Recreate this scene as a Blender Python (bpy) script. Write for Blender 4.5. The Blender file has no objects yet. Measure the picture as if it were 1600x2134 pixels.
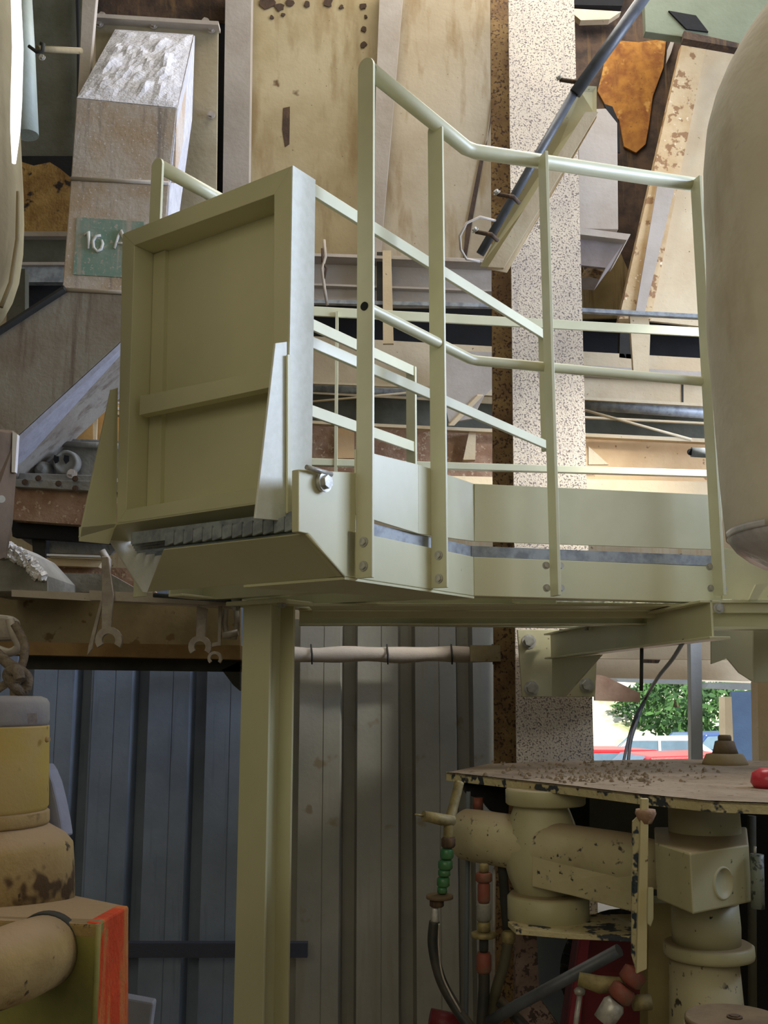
import bpy, bmesh, math, random
from mathutils import Vector, Matrix, noise
random.seed(4)
sc = bpy.context.scene
col = sc.collection
# ------------------------------------------------------------ camera
EYE = Vector((0, 0, 1.6)); F = 2134.0; PITCH = math.radians(10.0)
cam_d = bpy.data.cameras.new('camera'); cam = bpy.data.objects.new('camera', cam_d); col.objects.link(cam)
cam.location = EYE; cam.rotation_euler = (math.radians(90) + PITCH, 0, 0)
cam_d.sensor_fit = 'VERTICAL'; cam_d.sensor_height = 36.0; cam_d.lens = 36.0 * F / 2134.0
cam_d.clip_start = 0.05; cam_d.clip_end = 300
sc.camera = cam
# ------------------------------------------------------------ world, sun, daylight and added fills
w_ = bpy.data.worlds.new('sky'); sc.world = w_; w_.use_nodes = True
wn = w_.node_tree.nodes; bg = wn['Background']
bg.inputs[0].default_value = (0.80, 0.88, 1.0, 1); bg.inputs[1].default_value = 1.0
def sun(rot, e, c):
    d = bpy.data.lights.new('sun', 'SUN'); d.energy = e; d.angle = 0.01; d.color = c
    o = bpy.data.objects.new('sun', d); col.objects.link(o); o.rotation_euler = rot
sun((math.radians(38), math.radians(8), math.radians(25)), 6.5, (1.0, 0.95, 0.85))
def area(loc, target, sx, sy, e, c):
    d = bpy.data.lights.new('daylight', 'AREA'); d.shape = 'RECTANGLE'; d.size = sx; d.size_y = sy
    d.energy = e; d.color = c
    o = bpy.data.objects.new('daylight', d); col.objects.link(o); o.location = loc
    o.rotation_euler = (Vector(target) - Vector(loc)).to_track_quat('-Z', 'Y').to_euler()
# daylight entering by the tall doorway on the right; added fills behind the camera and overhead
area((4.9, 3.0, 3.5), (0.0, 2.9, 2.1), 3.0, 2.4, 380, (0.62, 0.74, 1.0))
area((-1.5, -3.2, 3.8), (0.2, 3.5, 2.8), 4.0, 2.6, 62, (1.0, 0.90, 0.66))  # added warm ambient fill; the wall behind it is closed
area((0.9, 4.0, 5.9), (0.4, 4.6, 0.0), 2.6, 1.4, 85, (1.0, 0.95, 0.88))  # added overhead fill; the ceiling above it is closed
def spot(loc, target, e, ang, c):
    d = bpy.data.lights.new('sun_patch_spot', 'SPOT'); d.energy = e; d.spot_size = math.radians(ang); d.spot_blend = .7; d.color = c; d.shadow_soft_size = .15
    o = bpy.data.objects.new('sun_patch_spot', d); col.objects.link(o); o.location = loc
    o.rotation_euler = (Vector(target) - Vector(loc)).to_track_quat('-Z', 'Y').to_euler()
spot((2.5, 3.3, 3.6), (1.05, 4.9, 2.35), 420, 38, (1.0, .97, .90))  # added spot imitating the sun patch around column and feeder
sc.view_settings.view_transform = 'Standard'; sc.view_settings.look = 'None'
sc.view_settings.exposure = 0.0; sc.view_settings.gamma = 1.0
sc.view_settings.use_curve_mapping = False

# ------------------------------------------------------------ from the photograph to points in the place
cp, sp = math.cos(PITCH), math.sin(PITCH)
def ray(px, py):
    a = (px - 800) / F; b = (1067 - py) / F
    return Vector((a, cp - sp * b, sp + cp * b))
def P(px, py, Y):
    d = ray(px, py); return EYE + d * (Y / d.y)
def Z(px, py, z):
    d = ray(px, py); return EYE + d * ((z - EYE.z) / d.z)
def V(px, py, a, t):                       # on the upright plane through a along t
    d = ray(px, py); n = Vector((t.y, -t.x, 0)); k = n.dot(a - EYE) / n.dot(d)
    return EYE + d * k
def vec(x, y, z=0): return Vector((x, y, z))

# ------------------------------------------------------------ mesh building
class MB:
    def __init__(s): s.v = []; s.f = []; s.sm = set()
    def add(s, vs, fs, smooth=False):
        n = len(s.v); s.v += [Vector(x) for x in vs]
        for f in fs:
            if smooth: s.sm.add(len(s.f))
            s.f.append(tuple(i + n for i in f))
        return s
    def prism(s, pts, ex):
        n = len(pts); ex = Vector(ex); pts = [Vector(p) for p in pts]
        vs = pts + [p + ex for p in pts]
        fs = [tuple(range(n)), tuple(range(2 * n - 1, n - 1, -1))]
        fs += [(i, i + n, (i + 1) % n + n, (i + 1) % n) for i in range(n)]
        return s.add(vs, fs)
    def beam(s, p0, p1, a, b):
        p0 = Vector(p0); p1 = Vector(p1); a = Vector(a) / 2; b = Vector(b) / 2
        return s.prism([p0 - a - b, p0 + a - b, p0 + a + b, p0 - a + b], p1 - p0)
    def box(s, c, sx, sy, sz):
        c = Vector(c); return s.beam(c - vec(0, 0, sz / 2), c + vec(0, 0, sz / 2), (sx, 0, 0), (0, sy, 0))
    def ext(s, p0, p1, poly, a, b):
        p0 = Vector(p0); a = Vector(a); b = Vector(b)
        return s.prism([p0 + a * x + b * y for x, y in poly], Vector(p1) - p0)
    def tube(s, pts, r, n=16, cap=True):
        pts = [Vector(p) for p in pts]; rs = r if isinstance(r, (list, tuple)) else [r] * len(pts)
        vs = []; up = None
        for i, p in enumerate(pts):
            t = (pts[min(i + 1, len(pts) - 1)] - pts[max(i - 1, 0)]).normalized()
            if up is None: up = t.orthogonal().normalized()
            up = (up - t * up.dot(t)).normalized(); bi = t.cross(up)
            k = 1.0
            if 0 < i < len(pts) - 1:
                c = (pts[i] - pts[i - 1]).normalized().dot((pts[i + 1] - pts[i]).normalized()); k = 1 / max(.7, math.sqrt((1 + c) / 2))
            for j in range(n):
                an = 2 * math.pi * j / n; vs.append(p + (up * math.cos(an) + bi * math.sin(an)) * rs[i] * (k if len(pts) < 6 else 1))
        fs = [(i * n + j, i * n + (j + 1) % n, (i + 1) * n + (j + 1) % n, (i + 1) * n + j) for i in range(len(pts) - 1) for j in range(n)]
        b = len(s.v); s.add(vs, fs, True)
        if cap:
            s.f.append(tuple(b + j for j in range(n - 1, -1, -1))); m = b + (len(pts) - 1) * n
            s.f.append(tuple(m + j for j in range(n)))
        return s
    def lathe(s, base, axis, prof, n=32, wob=0.0, seed=0):
        base = Vector(base); ax = Vector(axis).normalized()
        e = ax.orthogonal().normalized() if abs(ax.z) < .99 else vec(1, 0, 0); g = ax.cross(e); vs = []
        for r, h in prof:
            for j in range(n):
                an = 2 * math.pi * j / n
                rr = r * (1 + wob * noise.noise(Vector((math.cos(an) * 1.6, math.sin(an) * 1.6, h * 5 + seed)))) if wob else r
                vs.append(base + ax * h + (e * math.cos(an) + g * math.sin(an)) * rr)
        fs = [(i * n + j, i * n + (j + 1) % n, (i + 1) * n + (j + 1) % n, (i + 1) * n + j) for i in range(len(prof) - 1) for j in range(n)]
        b = len(s.v); s.add(vs, fs, True)
        s.f.append(tuple(b + j for j in range(n - 1, -1, -1))); m = b + (len(prof) - 1) * n
        s.f.append(tuple(m + j for j in range(n)))
        return s
    def hexhead(s, c, d, r=0.009, h=0.007):
        c = Vector(c); d = Vector(d).normalized(); s.tube([c, c + d * .0025], r * 1.45, 14)
        e = d.orthogonal().normalized(); g = d.cross(e)
        return s.prism([c + (e * math.cos(k * math.pi / 3) + g * math.sin(k * math.pi / 3)) * r for k in range(6)], d * h)
WLOC = {}
def tag(o, label=None, cat=None, group=None, kind=None):
    if label: o['label'] = label
    if cat: o['category'] = cat
    if group: o['group'] = group
    if kind: o['kind'] = kind
    return o
def thing(name, label, cat, loc, group=None):
    o = bpy.data.objects.new(name, None); o.empty_display_size = .1; col.objects.link(o)
    o.location = loc; WLOC[o.name] = Vector(loc)
    return tag(o, label, cat, group)
def part(name, mb, mat, parent=None, bevel=0.0, label=None, kind=None):
    lo = Vector([min(v[i] for v in mb.v) for i in range(3)]); hi = Vector([max(v[i] for v in mb.v) for i in range(3)])
    org = vec((lo.x + hi.x) / 2, (lo.y + hi.y) / 2, lo.z)
    me = bpy.data.meshes.new(name); me.from_pydata([v - org for v in mb.v], [], mb.f)
    bm = bmesh.new(); bm.from_mesh(me); bmesh.ops.recalc_face_normals(bm, faces=bm.faces); bm.to_mesh(me); bm.free()
    if len(mb.sm):
        for i in mb.sm: me.polygons[i].use_smooth = True
    me.materials.append(mat)
    o = bpy.data.objects.new(name, me); col.objects.link(o); WLOC[o.name] = org
    if parent is not None:
        o.parent = parent; o.location = org - WLOC[parent.name]
    else: o.location = org
    if bevel:
        m = o.modifiers.new('edge', 'BEVEL'); m.width = bevel; m.segments = 2; m.limit_method = 'ANGLE'; m.angle_limit = .7
    return tag(o, label, kind=kind)
def slab(name, pts, Y, th, mat, parent=None, bevel=0.0, label=None, kind=None):
    q = [P(*p) if len(p) == 3 else P(p[0], p[1], Y) for p in pts]
    return part(name, MB().prism(q, (0, th, 0)), mat, parent, bevel, label, kind)

# ------------------------------------------------------------ materials
def srgb(r, g, b):
    f = lambda c: (c / 255 / 12.92) if c / 255 <= .04045 else ((c / 255 + .055) / 1.055) ** 2.4
    return (f(r), f(g), f(b), 1)
def M(name, c1, c2=None, sc_=4.0, rough=.6, metal=0.0, speck=None, speck2=None, streak=None, dust=None, bump=.15, bs=40, thr=(.4, .62)):
    m = bpy.data.materials.new(name); m.use_nodes = True; N = m.node_tree.nodes; L = m.node_tree.links
    b = N['Principled BSDF']; b.inputs['Roughness'].default_value = rough; b.inputs['Metallic'].default_value = metal
    tc = N.new('ShaderNodeTexCoord')
    def nz(scale, vecsrc=None, det=4):
        n = N.new('ShaderNodeTexNoise'); n.inputs['Scale'].default_value = scale; n.inputs['Detail'].default_value = det
        n.inputs['Roughness'].default_value = .6
        L.new(vecsrc or tc.outputs['Object'], n.inputs['Vector']); return n.outputs['Fac']
    def ramp(src, a, c):
        r = N.new('ShaderNodeMapRange'); r.inputs[1].default_value = a; r.inputs[2].default_value = c; r.clamp = True
        L.new(src, r.inputs[0]); return r.outputs[0]
    def mix(f, a, c):
        x = N.new('ShaderNodeMix'); x.data_type = 'RGBA'; L.new(f, x.inputs[0])
        if isinstance(a, tuple): x.inputs[6].default_value = a
        else: L.new(a, x.inputs[6])
        if isinstance(c, tuple): x.inputs[7].default_value = c
        else: L.new(c, x.inputs[7])
        return x.outputs[2]
    cur = mix(ramp(nz(sc_), *thr), srgb(*c1), srgb(*(c2 or tuple(max(0, int(k * .93)) for k in c1))))
    if streak:
        mp = N.new('ShaderNodeMapping'); mp.inputs['Scale'].default_value = streak[3] if len(streak) > 3 else (14, 14, 1.0)
        L.new(tc.outputs['Object'], mp.inputs['Vector'])
        cur = mix(ramp(nz(streak[1], mp.outputs[0]), streak[2], streak[2] + .16), cur, srgb(*streak[0]))
    if speck: cur = mix(ramp(nz(speck[1], None, 3), speck[2], speck[2] + .05), cur, srgb(*speck[0]))
    if speck2: cur = mix(ramp(nz(speck2[1], None, 5), speck2[2], speck2[2] + .04), cur, srgb(*speck2[0]))
    if dust:                                # dust that lies on faces turned up
        g = N.new('ShaderNodeNewGeometry'); s = N.new('ShaderNodeSeparateXYZ'); L.new(g.outputs['Normal'], s.inputs[0])
        cur = mix(ramp(s.outputs[2], dust[1], dust[1] + .35), cur, srgb(*dust[0]))
    L.new(cur, b.inputs['Base Color'])
    if bump:
        bp = N.new('ShaderNodeBump'); bp.inputs['Strength'].default_value = bump; bp.inputs['Distance'].default_value = .01
        L.new(nz(bs), bp.inputs['Height']); L.new(bp.outputs[0], b.inputs['Normal'])
    return m
paint = M('cream_paint', (208, 204, 166), (200, 197, 158), 2.5, .42, speck=((120, 110, 80), 22, .76), bump=.03)
paint2 = M('cream_paint_aged', (203, 197, 158), (190, 184, 148), 3, .5, speck=((110, 90, 60), 30, .7), dust=((205, 195, 178), .6), bump=.05)
railm = M('rail_paint', (212, 210, 178), (203, 201, 168), 4, .35, speck=((110, 100, 75), 18, .74), bump=.02)
galv = M('galvanised', (158, 164, 168), (124, 130, 136), 25, .5, .1, bump=.1)
steel = M('dull_steel', (196, 194, 186), (150, 146, 138), 30, .4, .3, bump=.1)
hop = M('hopper_sheet', (190, 174, 142), (168, 148, 112), 1.6, .75, speck=((110, 84, 50), 9, .68), speck2=((96, 72, 44), 60, .70), streak=((176, 150, 106), 1.2, .5), bump=.2)
hopl = M('hopper_sheet_pale', (218, 200, 166), (202, 180, 144), 2.0, .75, speck2=((120, 92, 62), 42, .69), bump=.2)
lav = M('dusty_lavender', (186, 176, 164), (172, 160, 146), 3, .8, speck2=((120, 100, 80), 45, .72), bump=.2)
spk = M('speckled_column', (216, 203, 182), (200, 188, 172), 3, .8, speck=((118, 106, 104), 120, .545), streak=((150, 140, 142), 1.2, .60, (9, 9, 1.0)), bump=.5, bs=120)
spkb = M('speckled_rust', (134, 108, 66), (104, 78, 46), 6, .85, speck=((66, 44, 26), 70, .55), bump=.4)
rustm = M('orange_rust', (178, 122, 50), (138, 84, 34), 9, .85, speck=((196, 146, 74), 8, .60), streak=((112, 64, 28), 1.8, .54, (5, 5, 1.5)), speck2=((120, 74, 34), 45, .64), bump=.5)
brownd = M('dark_brown', (86, 66, 50), (54, 42, 34), 8, .85, streak=((110, 86, 56), 1.5, .55), bump=.4)
black = M('black_shade', (26, 26, 28), (16, 16, 18), 5, .9)  # for black parts, and for sheets standing in for shade in gaps
darkgrey = M('dark_grey', (58, 56, 50), (40, 40, 36), 5, .9)  # plain dark parts; also stands for shade under the shelf and round the pipe
duct = M('dusty_duct', (200, 190, 180), (186, 164, 140), 5, .85, streak=((150, 140, 134), 1.6, .53), speck=((214, 208, 206), 90, .60), dust=((216, 216, 220), .15), bump=.35)
dustm = M('pale_dust', (214, 214, 220), (196, 196, 204), 18, .95, bump=.8, bs=60)
greenp = M('green_patch', (124, 156, 144), (146, 162, 152), 9, .85, streak=((178, 172, 162), 1.6, .52), speck=((182, 176, 166), 60, .58))
whitep = M('white_paint_and_light', (230, 230, 226), None, 4, .6)
corr_b = M('sheet_shade_blue', (122, 134, 152), (108, 120, 138), 3, .6, streak=((94, 104, 122), 1.4, .56), bump=.1)  # same sheet as the grey; shade and blue light put into its colour
corr_g = M('sheet_grey', (152, 149, 138), (138, 137, 128), 2.5, .7, streak=((140, 134, 118), 1.2, .55), speck=((128, 118, 98), 6, .66), bump=.1)
canvas = M('canvas', (238, 230, 212), (224, 214, 192), 3, .85, streak=((204, 190, 164), 2.6, .52, (2.2, 2.2, .8)), speck2=((160, 144, 122), 4, .67), bump=.8, bs=7)
plastic = M('grey_plastic_bag', (226, 222, 226), (196, 192, 198), 9, .3, bump=.6, bs=14)
canv2 = M('olive_canvas', (168, 154, 116), (146, 130, 94), 4, .85, streak=((126, 110, 78), 1.5, .54, (5, 5, .6)), bump=.4, bs=12)
darkpipe = M('dark_conduit', (84, 88, 94), (66, 70, 76), 10, .45, dust=((120, 122, 128), .6))
greengrey = M('green_grey_sheet', (126, 134, 112), (110, 116, 94), 2, .6)
greypan = M('grey_panel', (98, 98, 86), (76, 76, 60), 3, .8, bump=.2)
tanm = M('tan_beam', (150, 136, 104), (126, 112, 82), 5, .85, speck=((110, 90, 58), 14, .62), dust=((176, 164, 144), .6))
rustblk = M('rust_block', (166, 136, 112), (142, 108, 84), 12, .9, speck=((190, 168, 140), 45, .6), bump=.5)
greycast = M('grey_casting', (142, 140, 132), (116, 114, 106), 10, .8, bump=.4, dust=((176, 174, 168), .6))
wrench = M('dusty_wrench', (170, 160, 148), (142, 132, 122), 20, .6, .1, dust=((210, 205, 198), .3))
rope = M('dusty_rope', (136, 122, 104), (108, 96, 82), 40, .95, bump=.8, bs=120)
yel = M('dusty_yellow', (176, 150, 62), (174, 150, 92), 4, .7, speck=((120, 96, 40), 20, .68), bump=.15, dust=((168, 144, 106), .5))
yeld = M('dirty_yellow', (168, 144, 94), (148, 124, 78), 7, .85, speck=((82, 62, 36), 11, .62), speck2=((70, 56, 38), 40, .64), bump=.4, dust=((160, 136, 104), .45))
yelg = M('green_yellow_block', (138, 132, 66), (116, 116, 66), 8, .75, speck=((64, 76, 44), 26, .66), bump=.2, dust=((132, 112, 80), .5))
orang = M('orange_paint', (206, 66, 10), (186, 58, 12), 9, .8, streak=((190, 134, 70), 1.6, .55, (11, 11, 2.2)), speck=((170, 120, 60), 30, .62), bump=.5)
mach = M('machine_cream', (190, 181, 146), (172, 162, 128), 5, .6, speck=((66, 60, 50), 26, .635), speck2=((58, 54, 46), 60, .635), streak=((150, 128, 96), 2, .62, (3, 3, 3)), dust=((168, 150, 122), .55), bump=.12)
machc = M('machine_cream_clean', (190, 184, 148), (174, 168, 130), 3, .5, speck=((90, 80, 60), 20, .70), speck2=((58, 54, 46), 55, .665), dust=((160, 144, 112), .6), bump=.06)
peel = M('peeling_edge', (204, 192, 150), (190, 176, 134), 8, .7, speck=((52, 58, 66), 24, .54), bump=.6, bs=60)
dirt = M('table_dirt', (164, 146, 124), (146, 128, 106), 6, .95, speck=((108, 90, 70), 26, .62), bump=.7, bs=45)
clod = M('dirt_clod', (150, 133, 111), (124, 108, 88), 20, .95, bump=.6)
hose = M('black_hose', (44, 44, 42), (62, 58, 52), 12, .55, dust=((96, 88, 76), .5))
green = M('green_fitting', (48, 110, 66), (74, 116, 74), 30, .35, bump=.1)
redf = M('red_fitting', (136, 70, 56), (118, 86, 70), 30, .55, bump=.2)
brass = M('dusty_brass', (156, 142, 96), (120, 108, 74), 30, .6, .2)
redm = M('dark_red_frame', (112, 26, 34), (92, 20, 28), 6, .5)
bluegr = M('blue_grey', (106, 116, 124), (96, 104, 112), 4, .6)
brownp = M('brown_disc', (118, 100, 74), (98, 82, 60), 10, .8, bump=.3)
concrete = M('floor_concrete', (150, 138, 118), (124, 112, 94), 2, .9, bump=.4)
outg = M('outdoor_ground', (214, 206, 190), (190, 182, 166), .4, .95, bump=.3)
slopem = M('slope_sand', (232, 226, 212), (150, 156, 110), .5, .95, bump=.4)
leafm = M('leaves', (74, 118, 54), (44, 80, 40), .8, .7, bump=.2)
barkm = M('bark', (96, 80, 62), (70, 56, 44), 8, .9)
carred = M('car_red', (196, 26, 34), None, 3, .3); carwhite = M('car_white', (226, 228, 230), None, 3, .3)
carblue = M('car_blue', (60, 90, 150), None, 3, .3); tyre = M('tyre', (30, 30, 32), None, 10, .9)
glassd = M('car_glass', (120, 150, 170), None, 3, .1)

# ------------------------------------------------------------ the setting
part('floor', MB().box((0, 2.3, -.05), 12, 12.6, .1), concrete, kind='structure')
part('ceiling', MB().box((0, 2.0, 6.2), 12, 12.4, .12), hop, kind='structure')
part('wall_front', MB().box((0, -4.2, 3.0), 12, .12, 6.1), greypan, kind='structure')
part('wall_left', MB().box((-4.2, 2.5, 3.0), .12, 11, 6.1), greypan, kind='structure')
part('wall_back', MB().box((0.6, 8.3, 4.15), 9.8, .12, 4.1), hop, kind='structure')
part('wall_back_left', MB().box((-2.6, 8.3, 1.05), 5.0, .12, 2.1), greypan, kind='structure')
part('wall_right', MB().box((5.6, 6.2, 3.1), .12, 4.2, 6.1), hopl, kind='structure')
part('shade_parapet', MB().box((2.65, 3.0, 1.28), .1, 5.0, 2.56), greypan, kind='structure')  # unseen parapet added to shade the lower sheets and machine
# corrugated sheets: pans and recessed flutes, each sheet its own piece
CY = 5.0
wc = thing('wall_corrugated', None, None, (0, CY, 0)); wc['kind'] = 'structure'
def xw(px, py=1600): return P(px, py, CY).x
pitch = (xw(983) - xw(168)) / 6.68
def corrugated(x0, n, mat, dy, ztop):
    pts = []
    for k in range(n):
        x = x0 + k * pitch
        g = pitch * .2; s = .014
        pts += [(x, 0), (x + pitch * .40, 0), (x + pitch * .405, .004), (x + pitch * .415, .004), (x + pitch * .42, 0),
                (x + pitch - g - 2 * s, 0), (x + pitch - g - s, .10), (x + pitch - s, .10)]
    pts.append((x0 + n * pitch + .012, 0))
    m = MB()
    vs = []
    for x, y in pts: vs += [vec(x, CY + y + dy, 0.02), vec(x, CY + y + dy, ztop)]
    for x, y in pts[::-1]: vs += [vec(x, CY + y + dy + .003, 0.02), vec(x, CY + y + dy + .003, ztop)]
    n2 = len(vs) // 2
    m.add(vs, [(2 * i, 2 * i + 1, (2 * i + 3) % (2 * n2), (2 * i + 2) % (2 * n2)) for i in range(n2)])
    part('sheet', m, mat, wc)
xs = xw(182) - pitch * 3
corrugated(xs, 3, corr_b, 0, 2.15); corrugated(xs + 3 * pitch, 3, corr_b, .004, 2.15)
corrugated(xw(622), 2, corr_g, .008, 2.15); corrugated(xw(622) + 2 * pitch, 1, corr_g, .0, 2.15)
corrugated(xw(622) + 3 * pitch, 1, corr_g, .0, 2.15)
slab('sheet_lap', [(585, 1290), (645, 1290), (645, 2300), (575, 2300)], 5.11, .004, corr_g, wc)
slab('rail', [(120, 1966), (640, 1966), (640, 1996), (120, 1996)], 4.9, .05, M('girt_blue', (52, 58, 74)), wc)

# ------------------------------------------------------------ the raised platform
ZB, ZG, ZT = 1.865, 1.975, 2.010
u = None
A0 = P(775, 1190, 2.37); A0.z = 0
zr = P(762, 132, 2.39).z
B0 = Z(985, 300, zr); B0.z = 0
u = (B0 - A0).normalized(); w = vec(-u.y, u.x)
D0 = P(1492, 1240, 2.99); D0.z = 0
d2 = (D0 - B0).normalized(); n2 = vec(-d2.y, d2.x)
C0 = P(608, 345, 2.31); ZC = C0.z; C = vec(C0.x, C0.y)
LW = .60
pl = thing('work_platform', 'cream steel platform deck with channel edge and grey grating, under the railed gate', 'platform', (.3, 3.3, ZB))
def chan(p0, p1, inward, h0=ZB, h1=ZG, fl=.055, t=.007):
    a = vec(*inward[:2]); p0 = vec(p0.x, p0.y, h0); p1 = vec(p1.x, p1.y, h0); h = h1 - h0
    return MB().ext(p0, p1, [(0, 0), (fl, 0), (fl, t), (t, t), (t, h - t), (fl, h - t), (fl, h), (0, h)], a, (0, 0, 1))
Bs = V(988, 1200, A0, u); Bs.z = 0
AS = A0 + w * .047
BS = V(988, 1240, AS, u); BS.z = 0
A1 = V(722, 1200, AS, u); A1.z = 0
De = BS + d2 * (D0 - B0).length * 1.08
LF = A1 + w * .72
FL = vec(-.28, 4.12); FR = vec(1.52, 4.45)
part('side_channel', chan(A1, BS, w), paint, pl, .002)
part('side_channel', chan(BS, De, n2), paint, pl, .002)
part('side_channel', chan(LF + u * .12, LF + u * 1.35, -w), paint, pl, .002)
# inclined plate along the end
Tr = V(640, 1112, AS, u); Br = V(718, 1201, AS, u)
def along(p, d, px):                       # where the line from p along d crosses the column px
    lo_, hi_ = 0.0, 1.4
    for _ in range(40):
        m_ = (lo_ + hi_) / 2; q = p + d * m_ - EYE
        x_ = 800 + F * q.x / (q.y * cp + q.z * sp)
        if x_ > px: lo_ = m_
        else: hi_ = m_
    return p + d * lo_
Tl = along(Tr, w, 340); Bl = along(Br, w, 306)
part('end_plate', MB().prism([Tr, Br, Bl, Tl], u * .006 + vec(0, 0, .004)), paint, pl, .0015)
part('end_plate_weld', MB().tube([Tr + w * .002, Br], .004, 6), paint2, pl)
LP = LF.copy()
part('corner_plate', MB().prism([V(229, 1126, LP, u), V(350, 1132, LP, u), V(318, 1236, LP, u), V(298, 1234, LP, u)], w * .006), M('lit_plate', (226, 226, 216), (214, 212, 196), 6, .8), pl, .001)  # whitish colour stands in for light reaching the plate through the gap
part('side_plate', MB().prism([V(622, 978, AS, u), V(742, 985, AS, u), V(740, 1203, AS, u), V(716, 1201, AS, u), V(640, 1112, AS, u), V(622, 1108, AS, u)], w * .02), paint, pl, .002)
bm_ = MB(); pb = V(668, 1006, AS, u); bm_.tube([pb, pb - w * .012], .021, 20); bm_.hexhead(pb - w * .012, -w, .016, .012)
part('pivot_bolt', bm_, steel, pl)
pn = V(630, 975, AS, u); pm = V(682, 990, AS, u)
part('locking_pin', MB().tube([pn - w * .012, pm - w * .012], .006, 8), steel, pl)
# bottom flanges seen from beneath
part('underside_gusset', MB().prism([vec(Br.x, Br.y, ZB - .001), vec(BS.x, BS.y, ZB - .001), vec(*(BS + w * .10)[:2], ZB - .001), vec(*(Bl - w * .35)[:2], ZB - .001)], (0, 0, -.006)), paint, pl)
for k in range(4):
    q = LF + (De - LF) * 0 + u * (.25 + .30 * k)
    e = q - w * .70
    part('cross_member', MB().ext(vec(q.x, q.y, ZB), vec(e.x, e.y, ZB), [(0, 0), (.05, 0), (.05, .006), (.006, .006), (.006, .09), (0, .09)], u, (0, 0, 1)), paint, pl)
q1 = FL + vec(.05, -.05); 
part('side_channel', chan(FL, FR, vec(.2, -.98)), paint, pl, .002)
part('side_channel', chan(De, FR, vec(-.95, .2)), paint, pl, .002)
# grating clipped to the deck outline
deck = [Tr + u * .02 + w * .03, AS + w * .012, BS + w * .01, De, FR, FL, LF + u * .1 + u * 1.2, LF + w * 0, Tr + u * .02 + w * .60]
def clip(o, d):
    ts = []
    for i in range(len(deck)):
        a = deck[i]; b = deck[(i + 1) % len(deck)]; e = b - a
        den = d.x * e.y - d.y * e.x
        if abs(den) < 1e-9: continue
        t = ((a.x - o.x) * e.y - (a.y - o.y) * e.x) / den; s_ = ((a.x - o.x) * d.y - (a.y - o.y) * d.x) / den
        if 0 <= s_ < 1: ts.append(t)
    ts.sort(); return [(ts[i], ts[i + 1]) for i in range(0, len(ts) - 1, 2)]
g = MB()
k = -.2
while k < 2.9:
    o = AS + u * k
    for a, b in clip(o, w): 
        p = o + w * a; q = o + w * b; g.beam((p.x, p.y, ZG + .016), (q.x, q.y, ZG + .016), u * .004, (0, 0, .03))
    k += .033
k = -1.6
while k < 1.2:
    o = AS + w * k
    for a, b in clip(o, u):
        p = o + u * a; q = o + u * b; g.beam((p.x, p.y, ZG + .026), (q.x, q.y, ZG + .026), w * .004, (0, 0, .008))
    k += .05
part('grating', g, galv, pl, kind='stuff', label='grey galvanised open grating')
bd = MB()
for a, b in ((deck[0], deck[1]), (BS + w * .008, De), (deck[1], deck[2]), (deck[0], deck[-1])):
    bd.beam((a.x, a.y, ZG + .016), (b.x, b.y, ZG + .016), vec((b - a).y, -(b - a).x).normalized() * .004, (0, 0, .031))
part('grating_edge', bd, galv, pl)
a, b = Tr + w * .03 - u * .004, along(Tr, w, 346) - u * .004
te = MB(); nT = 13
for k in range(nT):
    p = a + (b - a) * (k / nT); q = a + (b - a) * ((k + .93) / nT)
    te.beam((p.x, p.y, ZG + .002), (q.x, q.y, ZG - .004), u * .006, (0, 0, .030))
part('grating_teeth', te, galv, pl)

# guard rail in front
gr = thing('guard_rail', 'cream front guard rail of round tube bent at the corner, on flat upright bars', 'railing', (A0.x, A0.y, ZB))
def upright(base, wide, thin, W, T, z0, z1, mat, parent, bolts=(), roundtop=True, name='post'):
    b = vec(base.x, base.y); pts = [b + vec(0, 0, z0), b + wide * W + vec(0, 0, z0)]
    if roundtop:
        for i in range(9):
            an = math.pi * i / 8; pts.append(b + wide * (W / 2 + W / 2 * math.cos(an)) + vec(0, 0, z1 - W / 2 + W / 2 * math.sin(an)))
    else: pts += [b + wide * W + vec(0, 0, z1), b + vec(0, 0, z1)]
    o = part(name, MB().prism(pts, thin * T), mat, parent, .0012)
    for z in bolts:
        part('bolt', MB().hexhead(b + wide * W * .5 + vec(0, 0, z), -thin, .0085, .007), steel, o)
    return o
zb1 = V(755, 1200, A0, u).z
A_ = A0 - u * 0
upright(A_, w, u, .048, .009, zb1, zr + .012, railm, gr, (zb1 + .028, zb1 + .085))
A2 = V(931, 1224, A0, u); z2 = A2.z; A2.z = 0
upright(A2, w, u, .048, .009, z2, zr - .006, railm, gr, (z2 + .024, z2 + .085))
A3 = V(1152, 1240, B0, d2); A3.z = 0; A4 = D0
for q in (A3, A4):
    zz = V(1152 if q is A3 else 1505, 1243, B0, d2).z
    o = part('post', MB().beam(vec(q.x, q.y, zz) - n2 * .018, vec(q.x, q.y, zr - .01) - n2 * .018, n2 * .05, d2 * .010), railm, gr, .001)
    for s in (-1, 1):
        for z in (zz + .022, zz + .085):
            part('bolt', MB().hexhead(q + vec(0, 0, z) + d2 * s * .022 - n2 * .006, -n2, .0075, .008), steel, o)
off = w * .024
Bc = B0 + (w + n2).normalized() * .018
zm = V(757, 624, A0, u).z
hr = [A0 + off + u * .008, Bc - u * .02, Bc + d2 * .02, D0 + n2 * .01 + d2 * .01]
part('hand_rail', MB().tube([vec(p.x, p.y, zr - .013) for p in hr], .0215, 24), railm, gr)
hm = [A0 + off + u * .006, Bc - u * .015, Bc + d2 * .015, D0 + n2 * .01 + d2 * .0]
part('mid_rail', MB().tube([vec(p.x, p.y, zm) for p in hm], .0145, 20, False), railm, gr)
part('pipe_mouth', MB().tube([vec(hm[0].x, hm[0].y, zm) - u * .0085, vec(hm[0].x, hm[0].y, zm) + u * .002], .011, 16), black, gr)
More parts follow.
